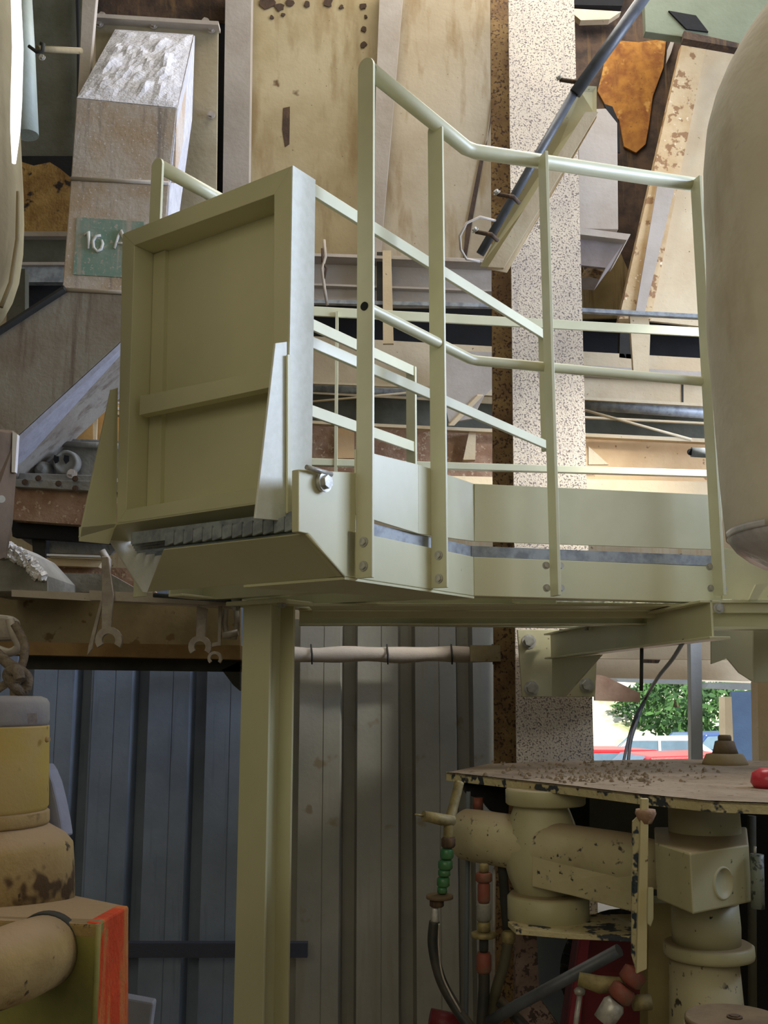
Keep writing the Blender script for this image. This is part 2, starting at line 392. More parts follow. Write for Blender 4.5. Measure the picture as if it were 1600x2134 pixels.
# toe boards
def toe(x0, y0, y0b, x1, y1, y1b, a, t, inn):
    part('toe_board', MB().prism([V(x0, y0, a, t), V(x1, y1, a, t), V(x1, y1b, a, t), V(x0, y0b, a, t)], inn * .006), railm, gr, .001)
Ai = AS - w * .001
toe(742, 936, 1072, 872, 968, 1112, Ai, u, w)
toe(872, 968, 1112, 988, 1008, 1128, Ai, u, w)
toe(989, 1008, 1128, 1505, 1032, 1146, BS - n2 * .001, d2, n2)

# back rail across the far edge
br = thing('rear_guard_rail', 'pale flat-bar guard rail along the far edge of the platform', 'railing', (FL.x, FL.y, ZG))
q0, q1 = P(600, 646, 4.12), P(1560, 698, 4.45)
part('hand_rail', MB().beam(q0, q1, (0, 0, .042), (0, .012, 0)), railm, br, .002)
q2, q3 = P(600, 962, 4.12), P(1560, 990, 4.45)
part('mid_rail', MB().beam(q2, q3, (0, 0, .03), (0, .03, 0)), railm, br, .003)
for x in (FL.x + .08, FR.x - .05):
    part('post', MB().box((x, FL.y + .02 + (x - FL.x) * .18, (ZG + q0.z) / 2), .012, .045, q0.z - ZG), railm, br)

# left rail
lr = thing('side_guard_rail', 'short cream tube guard rail rising behind the left corner of the panel gate', 'railing', (LF.x, LF.y, ZG))
LA = P(338, 330, 2.86); LA.z = 0
upright(LA, w, u, .047, .009, ZB, zr + .006, railm, lr, ())
part('toe_board', MB().prism([vec(*(LF + u * .12)[:2], ZT + .005), vec(*(LF + u * 1.25)[:2], ZT + .005), vec(*(LF + u * 1.25)[:2], ZT + .16), vec(*(LF + u * .12)[:2], ZT + .16)], w * .006), railm, lr)
part('hand_rail', MB().tube([vec(*(LA + off + u * .006)[:2], zr - .016), vec(*(LA + off + u * .42)[:2], zr - .016)], .0215, 20), railm, lr)

# ------------------------------------------------------------ the panel gate
gt = thing('panel_gate', 'cream steel panel gate with recessed back and two side arms, at the platform end', 'gate', (C.x, C.y, ZG))
C3 = vec(C.x, C.y)
def Fp(px, py, back=0): return V(px, py, C3 + u * back, w)
TL, TR, BR, BL = Fp(255, 487), Fp(608, 345), Fp(603, 1040), Fp(243, 1093)
BR = vec(C3.x, C3.y, BR.z); TR = vec(C3.x, C3.y, TR.z)
iTL, iTR, iBR, iBL = Fp(280, 511), Fp(571, 405), Fp(568, 1008), Fp(263, 1062)
DP = .085
t_ = .006
# hollow-backed frame: face lips, with inner returns along the depth
for nm, a, b, c_, d_ in (('frame_rail', TL, TR, iTR, iTL), ('frame_rail', BL, BR, iBR, iBL)):
    part(nm, MB().prism([a, b, c_, d_], u * DP), paint, gt, .0015)
for a, b, c_, d_ in ((TL, iTL, iBL, BL), (TR, iTR, iBR, BR)):
    part('frame_stile', MB().prism([a, b, c_, d_], u * DP), paint, gt, .0015)
pb_ = [q_ + u * (DP - .003) for q_ in (Fp(268, 500), Fp(590, 392), Fp(584, 1030), Fp(250, 1076))]
part('back_sheet', MB().prism(pb_, u * .004), paint, gt)
sm_ = lambda p, q, s: p + (q - p) * s
part('inner_lip', MB().prism([sm_(iTL, iTR, 0), sm_(iTL, iTR, .10), sm_(iBL, iBR, .10), iBL], u * .02 ).add([], []), paint, gt) if False else None
lipm = MB(); 
lipm.prism([Fp(281, 512) + u * .068, Fp(305, 503) + u * .068, Fp(292, 1056) + u * .068, Fp(264, 1061) + u * .068], u * .015)
part('inner_lip', lipm, paint, gt)
ml = [Fp(281, 822), Fp(569, 762), Fp(568, 800), Fp(279, 862)]
part('middle_rail', MB().prism([p + u * .018 for p in ml], u * .03), paint, gt, .001)
Sa = C3
def Sp(px, py): return V(px, py, Sa, u)
sf = MB().prism([C3 + vec(0, 0, ZC), C3 + u * .088 + vec(0, 0, ZC), vec(*(C3 + u * .088)[:2], Sp(665, 1060).z), vec(C3.x, C3.y, Sp(608, 1085).z)], -w * .003)
part('side_web', sf, M('lit_side', (230, 232, 220), (222, 224, 210), 40, .5, bump=.05), gt)  # paler than the gate cream: light from the right put into the colour
# arms
Xr = Sp(1136, 620); Xr.z = 0; XL = None
zlow = Sp(690, 728).z
def arm(start, end, name_z):
    for z, h in name_z:
        part('arm_bar', MB().beam(vec(start.x, start.y, z), vec(end.x, end.y, z), (0, 0, h), w * .012), railm, gt, .0015)
arm(C3 + u * .08 + w * .01, Xr + w * .01, ((ZC - .022, .034), (zlow, .03)))
part('arm_post', MB().beam(vec(*Xr[:2], zlow - .02) + w * .01, vec(*Xr[:2], ZC - .006) + w * .01, w * .04, u * .01), railm, gt, .001)
TL0 = vec(TL.x, TL.y)
XL = V(857, 800, TL0, u); XL.z = 0
zl2 = V(850, 935, TL0, u).z
arm(TL0 + u * .08 - w * .01, XL - w * .01, ((ZC - .03, .04), (zl2 + .01, .04)))
part('arm_post', MB().beam(vec(*XL[:2], ZT), vec(*XL[:2], ZC - .012), w * .042, u * .012), railm, gt, .001)
# gussets and sill
gz = Sp(600, 715).z; gb = Sp(600, 1085).z
po = Sp(532, 1080)
gs = C3 - u * .002
part('gusset', MB().prism([V(598, 712, gs, u), V(574, 715, gs, u), po, V(597, 1086, gs, u)], w * .006), M('lit_gusset', (230, 232, 220), (222, 224, 210), 40, .5, bump=.05), gt, .001)  # lighter cream holds the side light falling on this gusset
gl = TL0 - w * .0
def Gp(px, py): return V(px, py, gl, u)
part('gusset', MB().prism([Gp(246, 808), Gp(232, 812), Gp(166, 1120), Gp(243, 1098)], w * .006), paint, gt, .001)
Cb = C3 + u * .10
part('sill_plate', MB().prism([Fp(243, 1093.5), Fp(603, 1040.5), V(600, 1083, Cb, w), V(222, 1134, Cb, w)], (0, 0, .006)), paint, gt, .001)
part('sill_lip', MB().prism([Gp(167, 1098), Gp(243, 1091), Gp(228, 1134), Gp(167, 1128)], w * .006), paint, gt, .001)
part('hinge_strap', MB().prism([V(596, 740, gs - w * .004, u), V(602, 740, gs - w * .004, u), V(602, 1070, gs - w * .004, u), V(596, 1070, gs - w * .004, u)], -w * .005), paint, gt)

# ------------------------------------------------------------ column below, beams, bracket
ct = P(565, 1240, 2.88); H = .1
cm = thing('support_column', 'cream H-section steel column carrying the platform corner', 'column', (ct.x, ct.y, 0))
cb = vec(ct.x, ct.y, 0.0); ctp = vec(ct.x, ct.y, 1.845)
part('flange', MB().beam(cb + w * H / 2, ctp + w * H / 2, w * .104, u * .008), paint, cm, .0012)
part('flange', MB().beam(cb + w * H / 2 + u * .1, ctp + w * H / 2 + u * .1, w * .104, u * .008), paint, cm, .0012)
part('web', MB().beam(cb + w * H / 2 + u * .05, ctp + w * H / 2 + u * .05, w * .006, u * .1), paint, cm)
part('cap_plate', MB().beam(ctp + w * .05 + u * .05, ctp + w * .05 + u * .05 + vec(0, 0, .012), w * .2, u * .15), paint, cm, .0015)
part('base_plate', MB().beam(cb + w * .05 + u * .05, cb + w * .05 + u * .05 + vec(0, 0, .014), w * .22, u * .22), paint, cm)
for s in (-.04, .135):
    part('bolt', MB().hexhead(ctp + w * s + u * .0 , (0, 0, -1), .010, .012), steel, cm)
bmm = thing('cross_beam', 'long cream steel beam running under the platform floor to the right', 'beam', (1.0, 3.3, 1.80))
yb = 3.30
za, zb_ = P(700, 1272, yb).z, P(700, 1302, yb).z
xa, xe = P(622, 1290, yb).x, P(1720, 1290, yb).x
part('web', MB().prism([(xa, yb + .03, za), (xe, yb + .03, za), (xe, yb + .03, zb_), (xa, yb + .03, zb_)], (0, .006, 0)), paint, bmm)
part('flange', MB().prism([(xa, yb, za), (xe, yb, za), (xe, yb + .07, za), (xa, yb + .07, za)], (0, 0, .004)), paint, bmm)
part('flange', MB().prism([(xa, yb, zb_), (xe, yb, zb_), (xe, yb + .07, zb_), (xa, yb + .07, zb_)], (0, 0, .0045)), paint, bmm)
bm2 = thing('deck_bearer', 'flat cream steel bearer right beneath the platform edge', 'beam', (.9, 3.15, 1.855))
part('plate', MB().prism([(xa + .05, 3.05, ZB - .012), (1.42, 3.05, ZB - .012), (1.42, 3.22, ZB - .012), (xa + .05, 3.22, ZB - .012)], (0, 0, .008)), paint, bm2, .001)
part('lip', MB().prism([(xa + .05, 3.22, ZB - .012), (1.42, 3.22, ZB - .012), (1.42, 3.22, ZB - .035), (xa + .05, 3.22, ZB - .035)], (0, .005, 0)), paint, bm2, .001)
bt = thing('outer_beam', 'cream I-beam stub entering from the right edge, with a bolted clip', 'beam', (1.2, 3.0, 1.8))
for y0, y1 in ((1250, 1256), (1306, 1311)):
    slab('flange', [(1482, y0), (1640, y0), (1640, y1), (1482, y1)], 2.98, .07, paint, bt)
slab('web', [(1482, 1256), (1640, 1256), (1640, 1306), (1482, 1306)], 3.01, .006, paint, bt)
slab('stiffener', [(1480, 1256), (1640, 1256), (1640, 1277), (1482, 1277)], 2.99, .02, paint, bt)
slab('web_plate', [(1505, 1140), (1562, 1150), (1620, 1200), (1620, 1248), (1505, 1248)], 3.05, .01, paint2, bt)
part('clip', MB().prism([P(1575, 1218, 2.96), P(1597, 1218, 2.96), P(1578, 1250, 2.96), P(1560, 1250, 2.96)], (0, .012, 0)), paint, bt)
part('bolt', MB().hexhead(P(1497, 1267, 2.98), (0, -1, 0), .011, .014), steel, bt)
# bracket arm
ba = thing('bracket_arm', 'cream I-section bracket arm reaching from the speckled column to the platform', 'bracket', P(1300, 1340, 3.6))
pA = P(1148, 1372, 4.45); pB = Z(1500, 1329, pA.z)
pB2 = pB
bd_ = vec((pB - pA).x, (pB - pA).y).normalized(); bp_ = vec(-bd_.y, bd_.x)
hh = ZB - .0 - pA.z
part('bottom_flange', MB().beam(pA, vec(pB.x, pB.y, pA.z), bp_ * .058, (0, 0, .007)), paint, ba, .001)
e1 = pB - bd_ * .05
part('web', MB().prism([pA, vec(e1.x, e1.y, pA.z), vec(e1.x, e1.y, ZB - .014), vec(pA.x, pA.y, ZB - .014)], bp_ * .006), paint, ba)
part('top_flange', MB().beam(vec(pA.x, pA.y, ZB - .018), vec(e1.x, e1.y, ZB - .018), bp_ * .058, (0, 0, .007)), paint, ba, .001)
for f in (.15, .35, .58, .62):
    q = pA + (e1 - pA) * f; part('bolt', MB().hexhead(vec(q.x, q.y, ZB - .0215) - bp_ * .02 * (1 if f != .62 else -1), (0, 0, -1 if f > .3 else 1), .010, .012), steel, ba)
part('gusset', MB().prism([V(1150, 1374, pA, bd_), V(1252, 1364, pA, bd_), V(1175, 1452, pA, bd_), V(1150, 1450, pA, bd_)], bp_ * .008), paint, ba)
slab('mounting_plate', [(1078, 1312), (1236, 1312), (1244, 1366), (1240, 1452), (1088, 1452)], 4.50, .02, paint2, ba, .002)
for x, y in ((1107, 1434), (1222, 1428), (1102, 1337)):
    part('bolt', MB().hexhead(P(x, y, 4.50), (0, -1, 0), .022, .028), steel, ba)

# big speckled column
sc_ = thing('speckled_column', 'tall pale steel column speckled with dark spatter behind the guard rail', 'column', (.75, 4.7, 0))
def vslab(name, xt, yt, xb, yb, wt, wb, Y, th, mat, parent, **k):
    return slab(name, [(xt, yt), (xt + wt, yt), (xb + wb, yb), (xb, yb)], Y, th, mat, parent, **k)
vslab('front_flange', 1059, -40, 1084, 2300, 136, 172, 4.6, .02, spk, sc_)
vslab('rear_flange', 1022, -40, 1033, 2300, 100, 100, 4.80, .02, spkb, sc_)
vslab('web', 1110, -40, 1138, 2300, 8, 8, 4.62, .18, spkb, sc_)

# pipe support bracket and diagonal conduit
cd = thing('diagonal_conduit', 'dark grey conduit tube running steeply up to the top edge of the picture', 'pipe', P(1100, 400, 4.2))
part('tube', MB().tube([P(1352, -20, 3.9), P(1198, 195, 4.05)], .027, 16), darkpipe, cd)
part('tube', MB().tube([P(1198, 190, 4.05), P(1000, 530, 4.3)], .019, 16), darkpipe, cd)
part('cable_loop', MB().tube([P(1040, 462, 4.25), P(1000, 452, 4.2), P(972, 465, 4.2), P(958, 492, 4.2), P(960, 520, 4.25), P(972, 540, 4.3), P(1000, 545, 4.3)], .006, 8), lav, cd)
for x, y in ((1186, 176), (1057, 414), (1012, 492)):
    c = P(x, y, 4.08)
    part('clamp', MB().tube([c + vec(-.045, -.02, .01), c + vec(.02, -.035, -.01), c + vec(.05, -.0, -.02)], .009, 8), brownd, cd)
    part('bolt', MB().hexhead(c + vec(-.045, -.02, .015), (-.5, -.5, .5), .011, .015), steel, cd)
ai = thing('diagonal_angle', 'cream angle iron carrying the dark conduit diagonally before the column', 'bracket', P(1120, 380, 4.25))
part('web', MB().prism([P(1204, 178, 4.12), P(1243, 180, 4.12), P(1243, 240, 4.12), P(1050, 560, 4.38), P(1000, 555, 4.38)], (0, .008, 0)), paint2, ai, .001)
part('lip', MB().prism([P(1243, 180, 4.12), P(1243, 240, 4.12), P(1215, 242, 4.12), P(1024, 562, 4.38), P(1056, 568, 4.38), P(1243, 246, 4.12)], (0, .006, 0)), hopl, ai)
part('flange', MB().prism([P(1243, 240, 4.11), P(1216, 240, 4.11), P(1015, 560, 4.37), P(1048, 562, 4.37)], (0, -.035, -.006)), hopl, ai)

# ------------------------------------------------------------ hopper (storage bin) wall behind
hp = thing('hopper', 'large tan sheet-steel hopper with vertical flat ribs, behind the railing', 'hopper', (0, 5.3, 3.8))
def hs(name, pts, dy, th, mat, lab=None):      # the hopper wall leans: Y grows towards its foot
    return slab(name, [(x, y, 4.9 + .0006 * y + dy) for x, y in pts], 0, th, mat, hp, label=lab)
hs('side_sheet', [(196, -40), (472, -40), (462, 560), (300, 560), (150, 300)], .10, .02, hop)
hs('side_sheet', [(520, -40), (800, -40), (786, 532), (512, 532)], .04, .02, M('hopper_sheet_mid', (190, 174, 138), (166, 148, 108), 1.5, .75, speck=((106, 82, 52), 7, .67), streak=((156, 134, 94), 1.0, .52, (8, 8, .7)), speck2=((110, 84, 50), 50, .69)))
hs('side_sheet', [(815, -40), (1062, -40), (1036, 640), (786, 640)], .06, .02, M('hopper_sheet_right', (186, 172, 146), (166, 150, 122), 1.3, .78, streak=((150, 128, 92), 1.0, .54, (8, 8, .7)), speck2=((112, 88, 58), 55, .69)))
hs('rib', [(470, -40), (524, -40), (516, 545), (462, 545)], -.06, .08, lav)
hs('rib', [(792, -40), (842, -40), (792, 540), (770, 540)], -.05, .08, lav)
hs('split_seam', [(1026, 208), (1032, 208), (1008, 330), (986, 450), (968, 560), (966, 632), (956, 632), (970, 480), (1000, 330), (1016, 290)], .05, .004, brownd)
hs('rust_stain', [(590, 225), (604, 222), (603, 300), (594, 306), (588, 270)], .036, .003, brownd)
hs('rib_gap_shade', [(455, -40), (470, -40), (462, 545), (440, 545)], .08, .02, black)  # black strip stands in for shade between sheet and rib
hs('top_edge', [(196, -40), (470, -40), (470, 42), (196, 38)], .05, .03, brownd)
random.seed(12)
for bx_, by_, br_ in ((558, 4, 20), (584, 14, 12), (604, 6, 10), (640, 8, 9), (684, 6, 12), (712, 14, 6), (756, 12, 9), (759, 60, 7), (757, 92, 8), (762, 34, 5), (566, 36, 6), (590, 30, 5)):
    pts_ = [(bx_ + br_ * random.uniform(.5, 1.2) * math.cos(k * .7), by_ + br_ * random.uniform(.4, 1.0) * math.sin(k * .7)) for k in range(9)]
    hs('rust_scab', pts_, .033, .004, brownd)
# horizontal foot beam of the hopper
fb = thing('hopper_foot_beam', 'dusty grey-tan horizontal beam along the foot of the hopper', 'beam', P(850, 600, 5.1))
slab('web', [(640, 527), (1040, 540), (1040, 632), (640, 624)], 5.12, .05, lav, fb)
slab('upper_flange', [(640, 527), (1040, 542), (1040, 548), (640, 533)], 5.02, .1, lav, fb)
slab('flat_strap', [(797, 522), (815, 522), (820, 716), (798, 716)], 4.98, .02, hopl, fb)
slab('web_rib', [(785, 525), (800, 525), (800, 640), (785, 640)], 5.06, .05, darkgrey, fb)
slab('lower_lip', [(640, 590), (1040, 604), (1040, 608), (640, 594)], 5.08, .04, lav, fb)
tw = thing('twisted_wire', 'pale twisted wire hanging against the beam beside the gate side', 'wire', P(680, 560, 5.0))
part('strand', MB().tube([P(675, 500, 4.95), P(678, 535, 4.95), P(671, 560, 4.95), P(676, 600, 4.95), P(682, 636, 4.95)], .008, 8), lav, tw)
part('strand', MB().tube([P(671, 518, 4.95), P(672, 545, 4.95), P(680, 560, 4.95), P(674, 585, 4.95)], .006, 8), brownd, tw)

# conveyor / feeder structure across the back
fd = thing('conveyor_feeder', 'long cream and grey feeder frame crossing behind the railings', 'machine', P(1000, 800, 5.3))
def fs(name, pts, Y, th, mat, **k): return slab(name, pts, Y, th, mat, fd, **k)
fs('recess_shade', [(640, 626), (1560, 664), (1560, 768), (640, 716)], 5.65, .02, black)  # black backing stands in for the darkness seen through the opening
fs('edge_rail', [(640, 624), (1035, 632), (1560, 660), (1560, 668), (1035, 640), (640, 631)], 5.05, .03, galv)
fs('side_plate', [(640, 700), (1560, 752), (1560, 850), (640, 806)], 5.4, .03, hopl)
fs('top_ledge', [(1200, 760), (1560, 780), (1560, 800), (1200, 782)], 5.36, .03, lav)
fs('side_seam', [(1421, 790), (1424, 790), (1424, 842), (1421, 842)], 5.395, .004, darkgrey)
fs('grey_sheet', [(905, 728), (1036, 735), (1036, 800), (1010, 822), (985, 872), (935, 880), (920, 800)], 5.2, .02, lav)
part('roller_tube', MB().tube([P(1200, 842, 5.35), P(1560, 868, 5.35)], .03, 14), galv, fd)
part('roller_tube', MB().tube([P(640, 808, 5.35), P(930, 822, 5.35)], .022, 14), galv, fd)
fs('lower_recess', [(640, 820), (1560, 872), (1560, 930), (640, 890)], 5.55, .02, greypan)
fs('white_ledge', [(1200, 826), (1560, 846), (1560, 852), (1200, 832)], 5.3, .02, hopl)
fs('white_ledge', [(640, 795), (930, 806), (930, 810), (640, 799)], 5.3, .02, hopl)
fs('white_ledge', [(1200, 866), (1560, 884), (1560, 888), (1200, 870)], 5.3, .02, hopl)
part('brace_rod', MB().tube([P(1215, 854, 5.3), P(1440, 916, 5.3)], .008, 8), hopl, fd)
part('brace_rod', MB().tube([P(640, 838, 5.3), P(920, 812, 5.3)], .006, 8), hopl, fd)
part('brace_rod', MB().beam(P(1000, 822, 5.2), P(940, 884, 5.2), (.03, 0, .0), (0, .02, .02)), hopl, fd)
fs('lower_ledge', [(240, 858), (640, 876), (1560, 918), (1560, 926), (640, 882), (240, 864)], 5.3, .05, hopl)
peach = M('peach_sheet', (224, 190, 142), (210, 172, 124), 3, .8, speck=((150, 110, 70), 22, .68), bump=.15)
fs('lower_plate', [(640, 882), (1040, 902), (1040, 1060), (640, 1060)], 5.4, .02, rustblk)
fs('lower_plate', [(1180, 905), (1560, 926), (1560, 1060), (1180, 1060)], 5.4, .02, peach)
fs('pale_patch', [(702, 892), (738, 893), (738, 955), (698, 955)], 5.38, .01, peach)
fs('upright_rib', [(978, 896), (992, 896), (990, 958), (965, 958)], 5.33, .05, hopl)
fs('corner_gusset', [(1226, 930), (1268, 968), (1226, 968)], 5.3, .02, hopl)
fs('stiffener', [(1312, 655), (1350, 655), (1355, 690), (1352, 775), (1320, 775)], 5.1, .03, hopl)
fs('base_flange', [(640, 985), (1560, 1006), (1560, 1060), (640, 1060)], 5.25, .03, hopl)
fs('dark_box', [(1292, 690), (1318, 690), (1318, 748), (1290, 745)], 5.4, .05, darkgrey)
part('pipe_stub', MB().tube([P(1440, 942, 4.2), P(1505, 946, 4.2)], .021, 16), galv, fd)
part('pipe_mouth', MB().tube([P(1438, 942, 4.2), P(1440, 942, 4.19)], .014, 14), black, fd)
part('pipe_clamp', MB().tube([P(1496, 960, 4.18), P(1505, 985, 4.18)], .018, 10), galv, fd)
# same frame seen on the left, past the gate
slab('end_plate', [(90, 838), (260, 838), (260, 960), (90, 960)], 5.4, .02, M('ochre_sheet', (216, 176, 116), (196, 150, 84), 5, .8, speck=((120, 84, 40), 16, .66)), fd)
slab('white_lip', [(175, 848), (260, 848), (260, 854), (180, 854)], 5.3, .02, whitep, fd)
slab('white_lip', [(190, 834), (260, 838), (260, 842), (190, 838)], 5.3, .02, whitep, fd)
slab('upright', [(193, 854), (203, 854), (200, 925), (194, 925)], 5.34, .02, hopl, fd)

# right-hand bin parts
rb = thing('second_hopper', 'cream hopper right of the speckled column, with a large orange rust patch', 'hopper', P(1400, 300, 5.5))
def rs(name, pts, Y, th, mat, **k): return slab(name, pts, Y, th, mat, rb, **k)
rs('dark_sheet', [(1190, -40), (1460, -40), (1440, 100), (1290, 660), (1180, 660)], 5.6, .02, brownd)
rs('rust_plate', [(1262, 112), (1285, 84), (1330, 88), (1388, 80), (1382, 140), (1360, 200), (1352, 260), (1345, 300), (1325, 318), (1300, 305), (1290, 250), (1262, 220), (1245, 190), (1255, 150)], 5.58, .012, rustm)
rs('pale_scrape', [(1398, 84), (1406, 82), (1398, 110), (1388, 132), (1390, 104)], 5.575, .006, lav)
rs('scar', [(1258, 216), (1276, 222), (1288, 250), (1292, 318), (1286, 318), (1284, 256), (1264, 230)], 5.42, .008, black)
rs('top_ledge', [(1196, 18), (1294, 24), (1270, 40), (1210, 42), (1196, 30)], 5.5, .05, hopl)
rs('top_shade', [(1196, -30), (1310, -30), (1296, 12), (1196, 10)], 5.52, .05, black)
rs('lower_sheet', [(1205, 560), (1290, 520), (1350, 660), (1205, 664)], 5.5, .02, M('olive_sheet', (156, 136, 92), (130, 110, 68), 3, .8, streak=((106, 84, 48), 1.6, .54)))
rs('chute_gap_shade', [(1288, 360), (1352, 372), (1300, 640), (1288, 640)], 5.55, .01, brownd)  # dark sheet stands in for shade beside the chute
rs('rib', [(1422, 88), (1472, 92), (1356, 664), (1290, 664)], 5.3, .08, M('mottled_rib', (218, 192, 150), (202, 170, 124), 5, .8, speck=((160, 122, 84), 17, .57), speck2=((240, 226, 196), 30, .64), bump=.3))
rs('rib_edge', [(1372, 372), (1410, 374), (1340, 664), (1322, 664)], 5.28, .02, lav)
rs('side_sheet', [(1470, 90), (1640, 100), (1640, 700), (1350, 668)], 5.38, .02, hopl)
rs('bolt_head', [(1388, 365), (1396, 362), (1401, 370), (1396, 377), (1388, 375)], 5.27, .01, lav)
cb_ = thing('chute_box', 'dusty lilac-grey square chute with flared foot right of the speckled column', 'chute', P(1250, 350, 5.0))
slab('body', [(1205, 228), (1262, 226), (1286, 256), (1288, 478), (1205, 476)], 5.0, .3, lav, cb_, .003)
slab('foot_flange', [(1205, 474), (1314, 488), (1306, 500), (1205, 488)], 4.9, .4, lav, cb_)
slab('foot_skirt', [(1205, 488), (1304, 500), (1262, 558), (1205, 552)], 4.95, .3, M('skirt', (140, 128, 122), (120, 108, 100), 4, .8), cb_)
slab('drip_edge', [(1212, 552), (1262, 556), (1256, 566), (1236, 560), (1216, 564)], 4.97, .1, spkb, cb_)
lh = thing('green_duct_box', 'grey-green sheet box with black slot, at the top right corner', 'duct', P(1450, 20, 4.5))
slab('body', [(1340, -60), (1345, 66), (1538, 94), (1640, 94), (1640, -60)], 4.5, .05, greengrey, lh, .003)
part('top_sheet', MB().prism([P(1340, -60, 4.5), P(1640, -60, 4.5), P(1640, -90, 5.1), P(1340, -90, 5.1)], (0, 0, .01)), greengrey, lh)
slab('slot', [(1393, 22), (1450, 32), (1476, 66), (1430, 60)], 4.49, .012, black, lh)
slab('bottom_lip', [(1425, 64), (1540, 90), (1538, 100), (1424, 80)], 4.47, .05, brownd, lh)

# ------------------------------------------------------------ hanging sleeves, left and right
def sleeve(name, label, axpx, Y, prof, mat, wob, seed):
    b = P(axpx, 1067, Y); t = thing(name, label, 'filter bag', vec(b.x, b.y, P(axpx, prof[-1][1], Y).z))
    return t, b
ts_, bx = sleeve('filter_sleeve', 'big pale tan canvas sleeve filling the right edge, rounded at the top', 1790, 1.85,
    [(0, 1112)], canvas, .02, 1)
def lat(prof, axpx, Y, n=64, wob=0, seed=0):
    b = P(axpx, sum(y for x, y in prof) / len(prof), Y); q = []
    for x, y in prof:
        pz = P(x, y, Y); q.append((max(.004, abs(b.x - pz.x)), pz.z))
    return MB().lathe(vec(b.x, b.y, 0), (0, 0, 1), q, n, wob, seed)
edge = [(1528, 1112), (1522, 1060), (1512, 960), (1502, 860), (1494, 740), (1487, 620), (1482, 500), (1478, 400), (1478, 320), (1486, 240), (1500, 180), (1520, 128), (1545, 82), (1570, 46), (1605, 0), (1650, -40), (1720, -70)]
def smooth(pr, k=3):
    out = []
    for i in range(len(pr) - 1):
        for j in range(k):
            f = j / k; out.append((pr[i][0] * (1 - f) + pr[i + 1][0] * f, pr[i][1] * (1 - f) + pr[i + 1][1] * f))
    return out + [pr[-1]]
part('canvas_tube', lat(smooth(edge), 1790, 1.85, 96, .02, 1), canvas, ts_)
cone = [(1526, 1114), (1524, 1100), (1530, 1120), (1545, 1140), (1570, 1160), (1600, 1176), (1640, 1190), (1700, 1205), (1780, 1215)][::-1]
part('plastic_bottom', lat(smooth(cone), 1790, 1.85, 96, .012, 6), plastic, ts_, label='grey plastic film gathered under the sleeve')
tl_, _ = sleeve('hanging_bag', 'tan canvas bag hanging down the upper left edge, rounded bottom', -150, 1.9, [(0, 640)], canv2, .02, 5)
ed2 = [(-130, 690), (-60, 670), (0, 636), (18, 600), (30, 560), (38, 500), (40, 440), (39, 380), (36, 320), (32, 220), (27, 120), (24, 40), (24, -60)]
part('canvas_tube', lat(smooth(ed2), -150, 1.9, 96, .012, 5), canv2, tl_)
part('seam', MB().tube([P(2, 640, 1.75), P(22, 590, 1.76), P(36, 500, 1.77), P(38, 400, 1.77)], .004, 6), tanm, tl_)
wp = thing('glow_strip', 'narrow upright strip of glaring white light beside the hanging bag at upper left', 'glare', P(34, 200, 1.45))
lm = M('strip_glow', (250, 250, 255), None, 3, .3, bump=0); lb = lm.node_tree.nodes['Principled BSDF']
lb.inputs['Emission Color'].default_value = (1, .98, 1, 1); lb.inputs['Emission Strength'].default_value = 1.6  # emission stands in for glare on a bright sliver; source not known
part('tube', MB().tube([P(32, -40, 1.45), P(37, 100, 1.45), P(34, 210, 1.45), P(32, 270, 1.45), P(29, 340, 1.45)], [.0075, .0085, .0085, .0075, .003], 16), lm, wp)  # shape of the glow strip; stands in for glare on a bright sliver
# ------------------------------------------------------------ upper left
lp = thing('sheet_panel', 'dark grey-green steel panel between the glowing strip and the numbered duct', 'panel', P(110, 200, 4.6))  # plain steel sheet panel with a folded edge
slab('sheet', [(40, -40), (172, -40), (165, 330), (40, 330)], 4.6, .03, greypan, lp)
slab('fold', [(156, -40), (163, -40), (166, 330), (160, 330), (160, 90)], 4.56, .02, black, lp)
pt = thing('pale_tube', 'pale grey-green tube standing beside the narrow glowing strip', 'pipe', P(60, 200, 3.4))
part('tube', MB().tube([P(48, -40, 3.3), P(52, 100, 3.3), P(56, 282, 3.3)], [.028, .034, .040], 24), M('pale_tube', (176, 186, 178), (160, 168, 156), 4, .5), pt)
hk = thing('cross_pipe', 'thin rusty cross pipe with hook and bolt, left of the numbered duct', 'pipe', P(110, 105, 3.4))
part('pipe', MB().tube([P(78, 102, 3.4), P(168, 106, 3.6)], .012, 14), tanm, hk)
part('hook', MB().tube([P(60, 96, 3.2), P(76, 108, 3.2), P(88, 108, 3.2), P(90, 92, 3.2), P(84, 90, 3.2)], .006, 8), darkgrey, hk)
part('bolt', MB().hexhead(P(88, 120, 3.2), (0, -1, 0), .008, .01), steel, hk)
rl = thing('flat_post', 'dusty lilac-grey flat post leaning up the left side of the numbered duct', 'post', P(180, 120, 4.0))
slab('post', [(172, -40), (204, -40), (188, 140), (176, 260), (158, 260), (166, 110)], 4.0, .03, lav, rl, .003)
ru = thing('rusted_plate', 'broken yellow rusted plate left of the numbered duct', 'plate', P(90, 400, 4.5))
slab('plate', [(38, 335), (70, 345), (104, 338), (126, 352), (150, 372), (148, 490), (38, 490)], 4.5, .02, M('yellow_rust', (176, 142, 84), (140, 106, 58), 8, .9, speck=((52, 42, 34), 10, .58), bump=.6), ru)
slab('dark_backing', [(38, 325), (160, 325), (160, 490), (38, 490)], 4.56, .02, black, ru)
gb_ = thing('grey_cross_beam', 'grey dusty cross beam below the yellow rusted plate', 'beam', P(90, 530, 4.4))
for y0, y1, m, Y in ((482, 492, lav, 4.38), (492, 546, greypan, 4.42), (546, 552, lav, 4.38), (552, 588, galv, 4.4)):
    slab('plate', [(38, y0), (150, y0), (150, y1), (38, y1)], Y, .04, m, gb_)
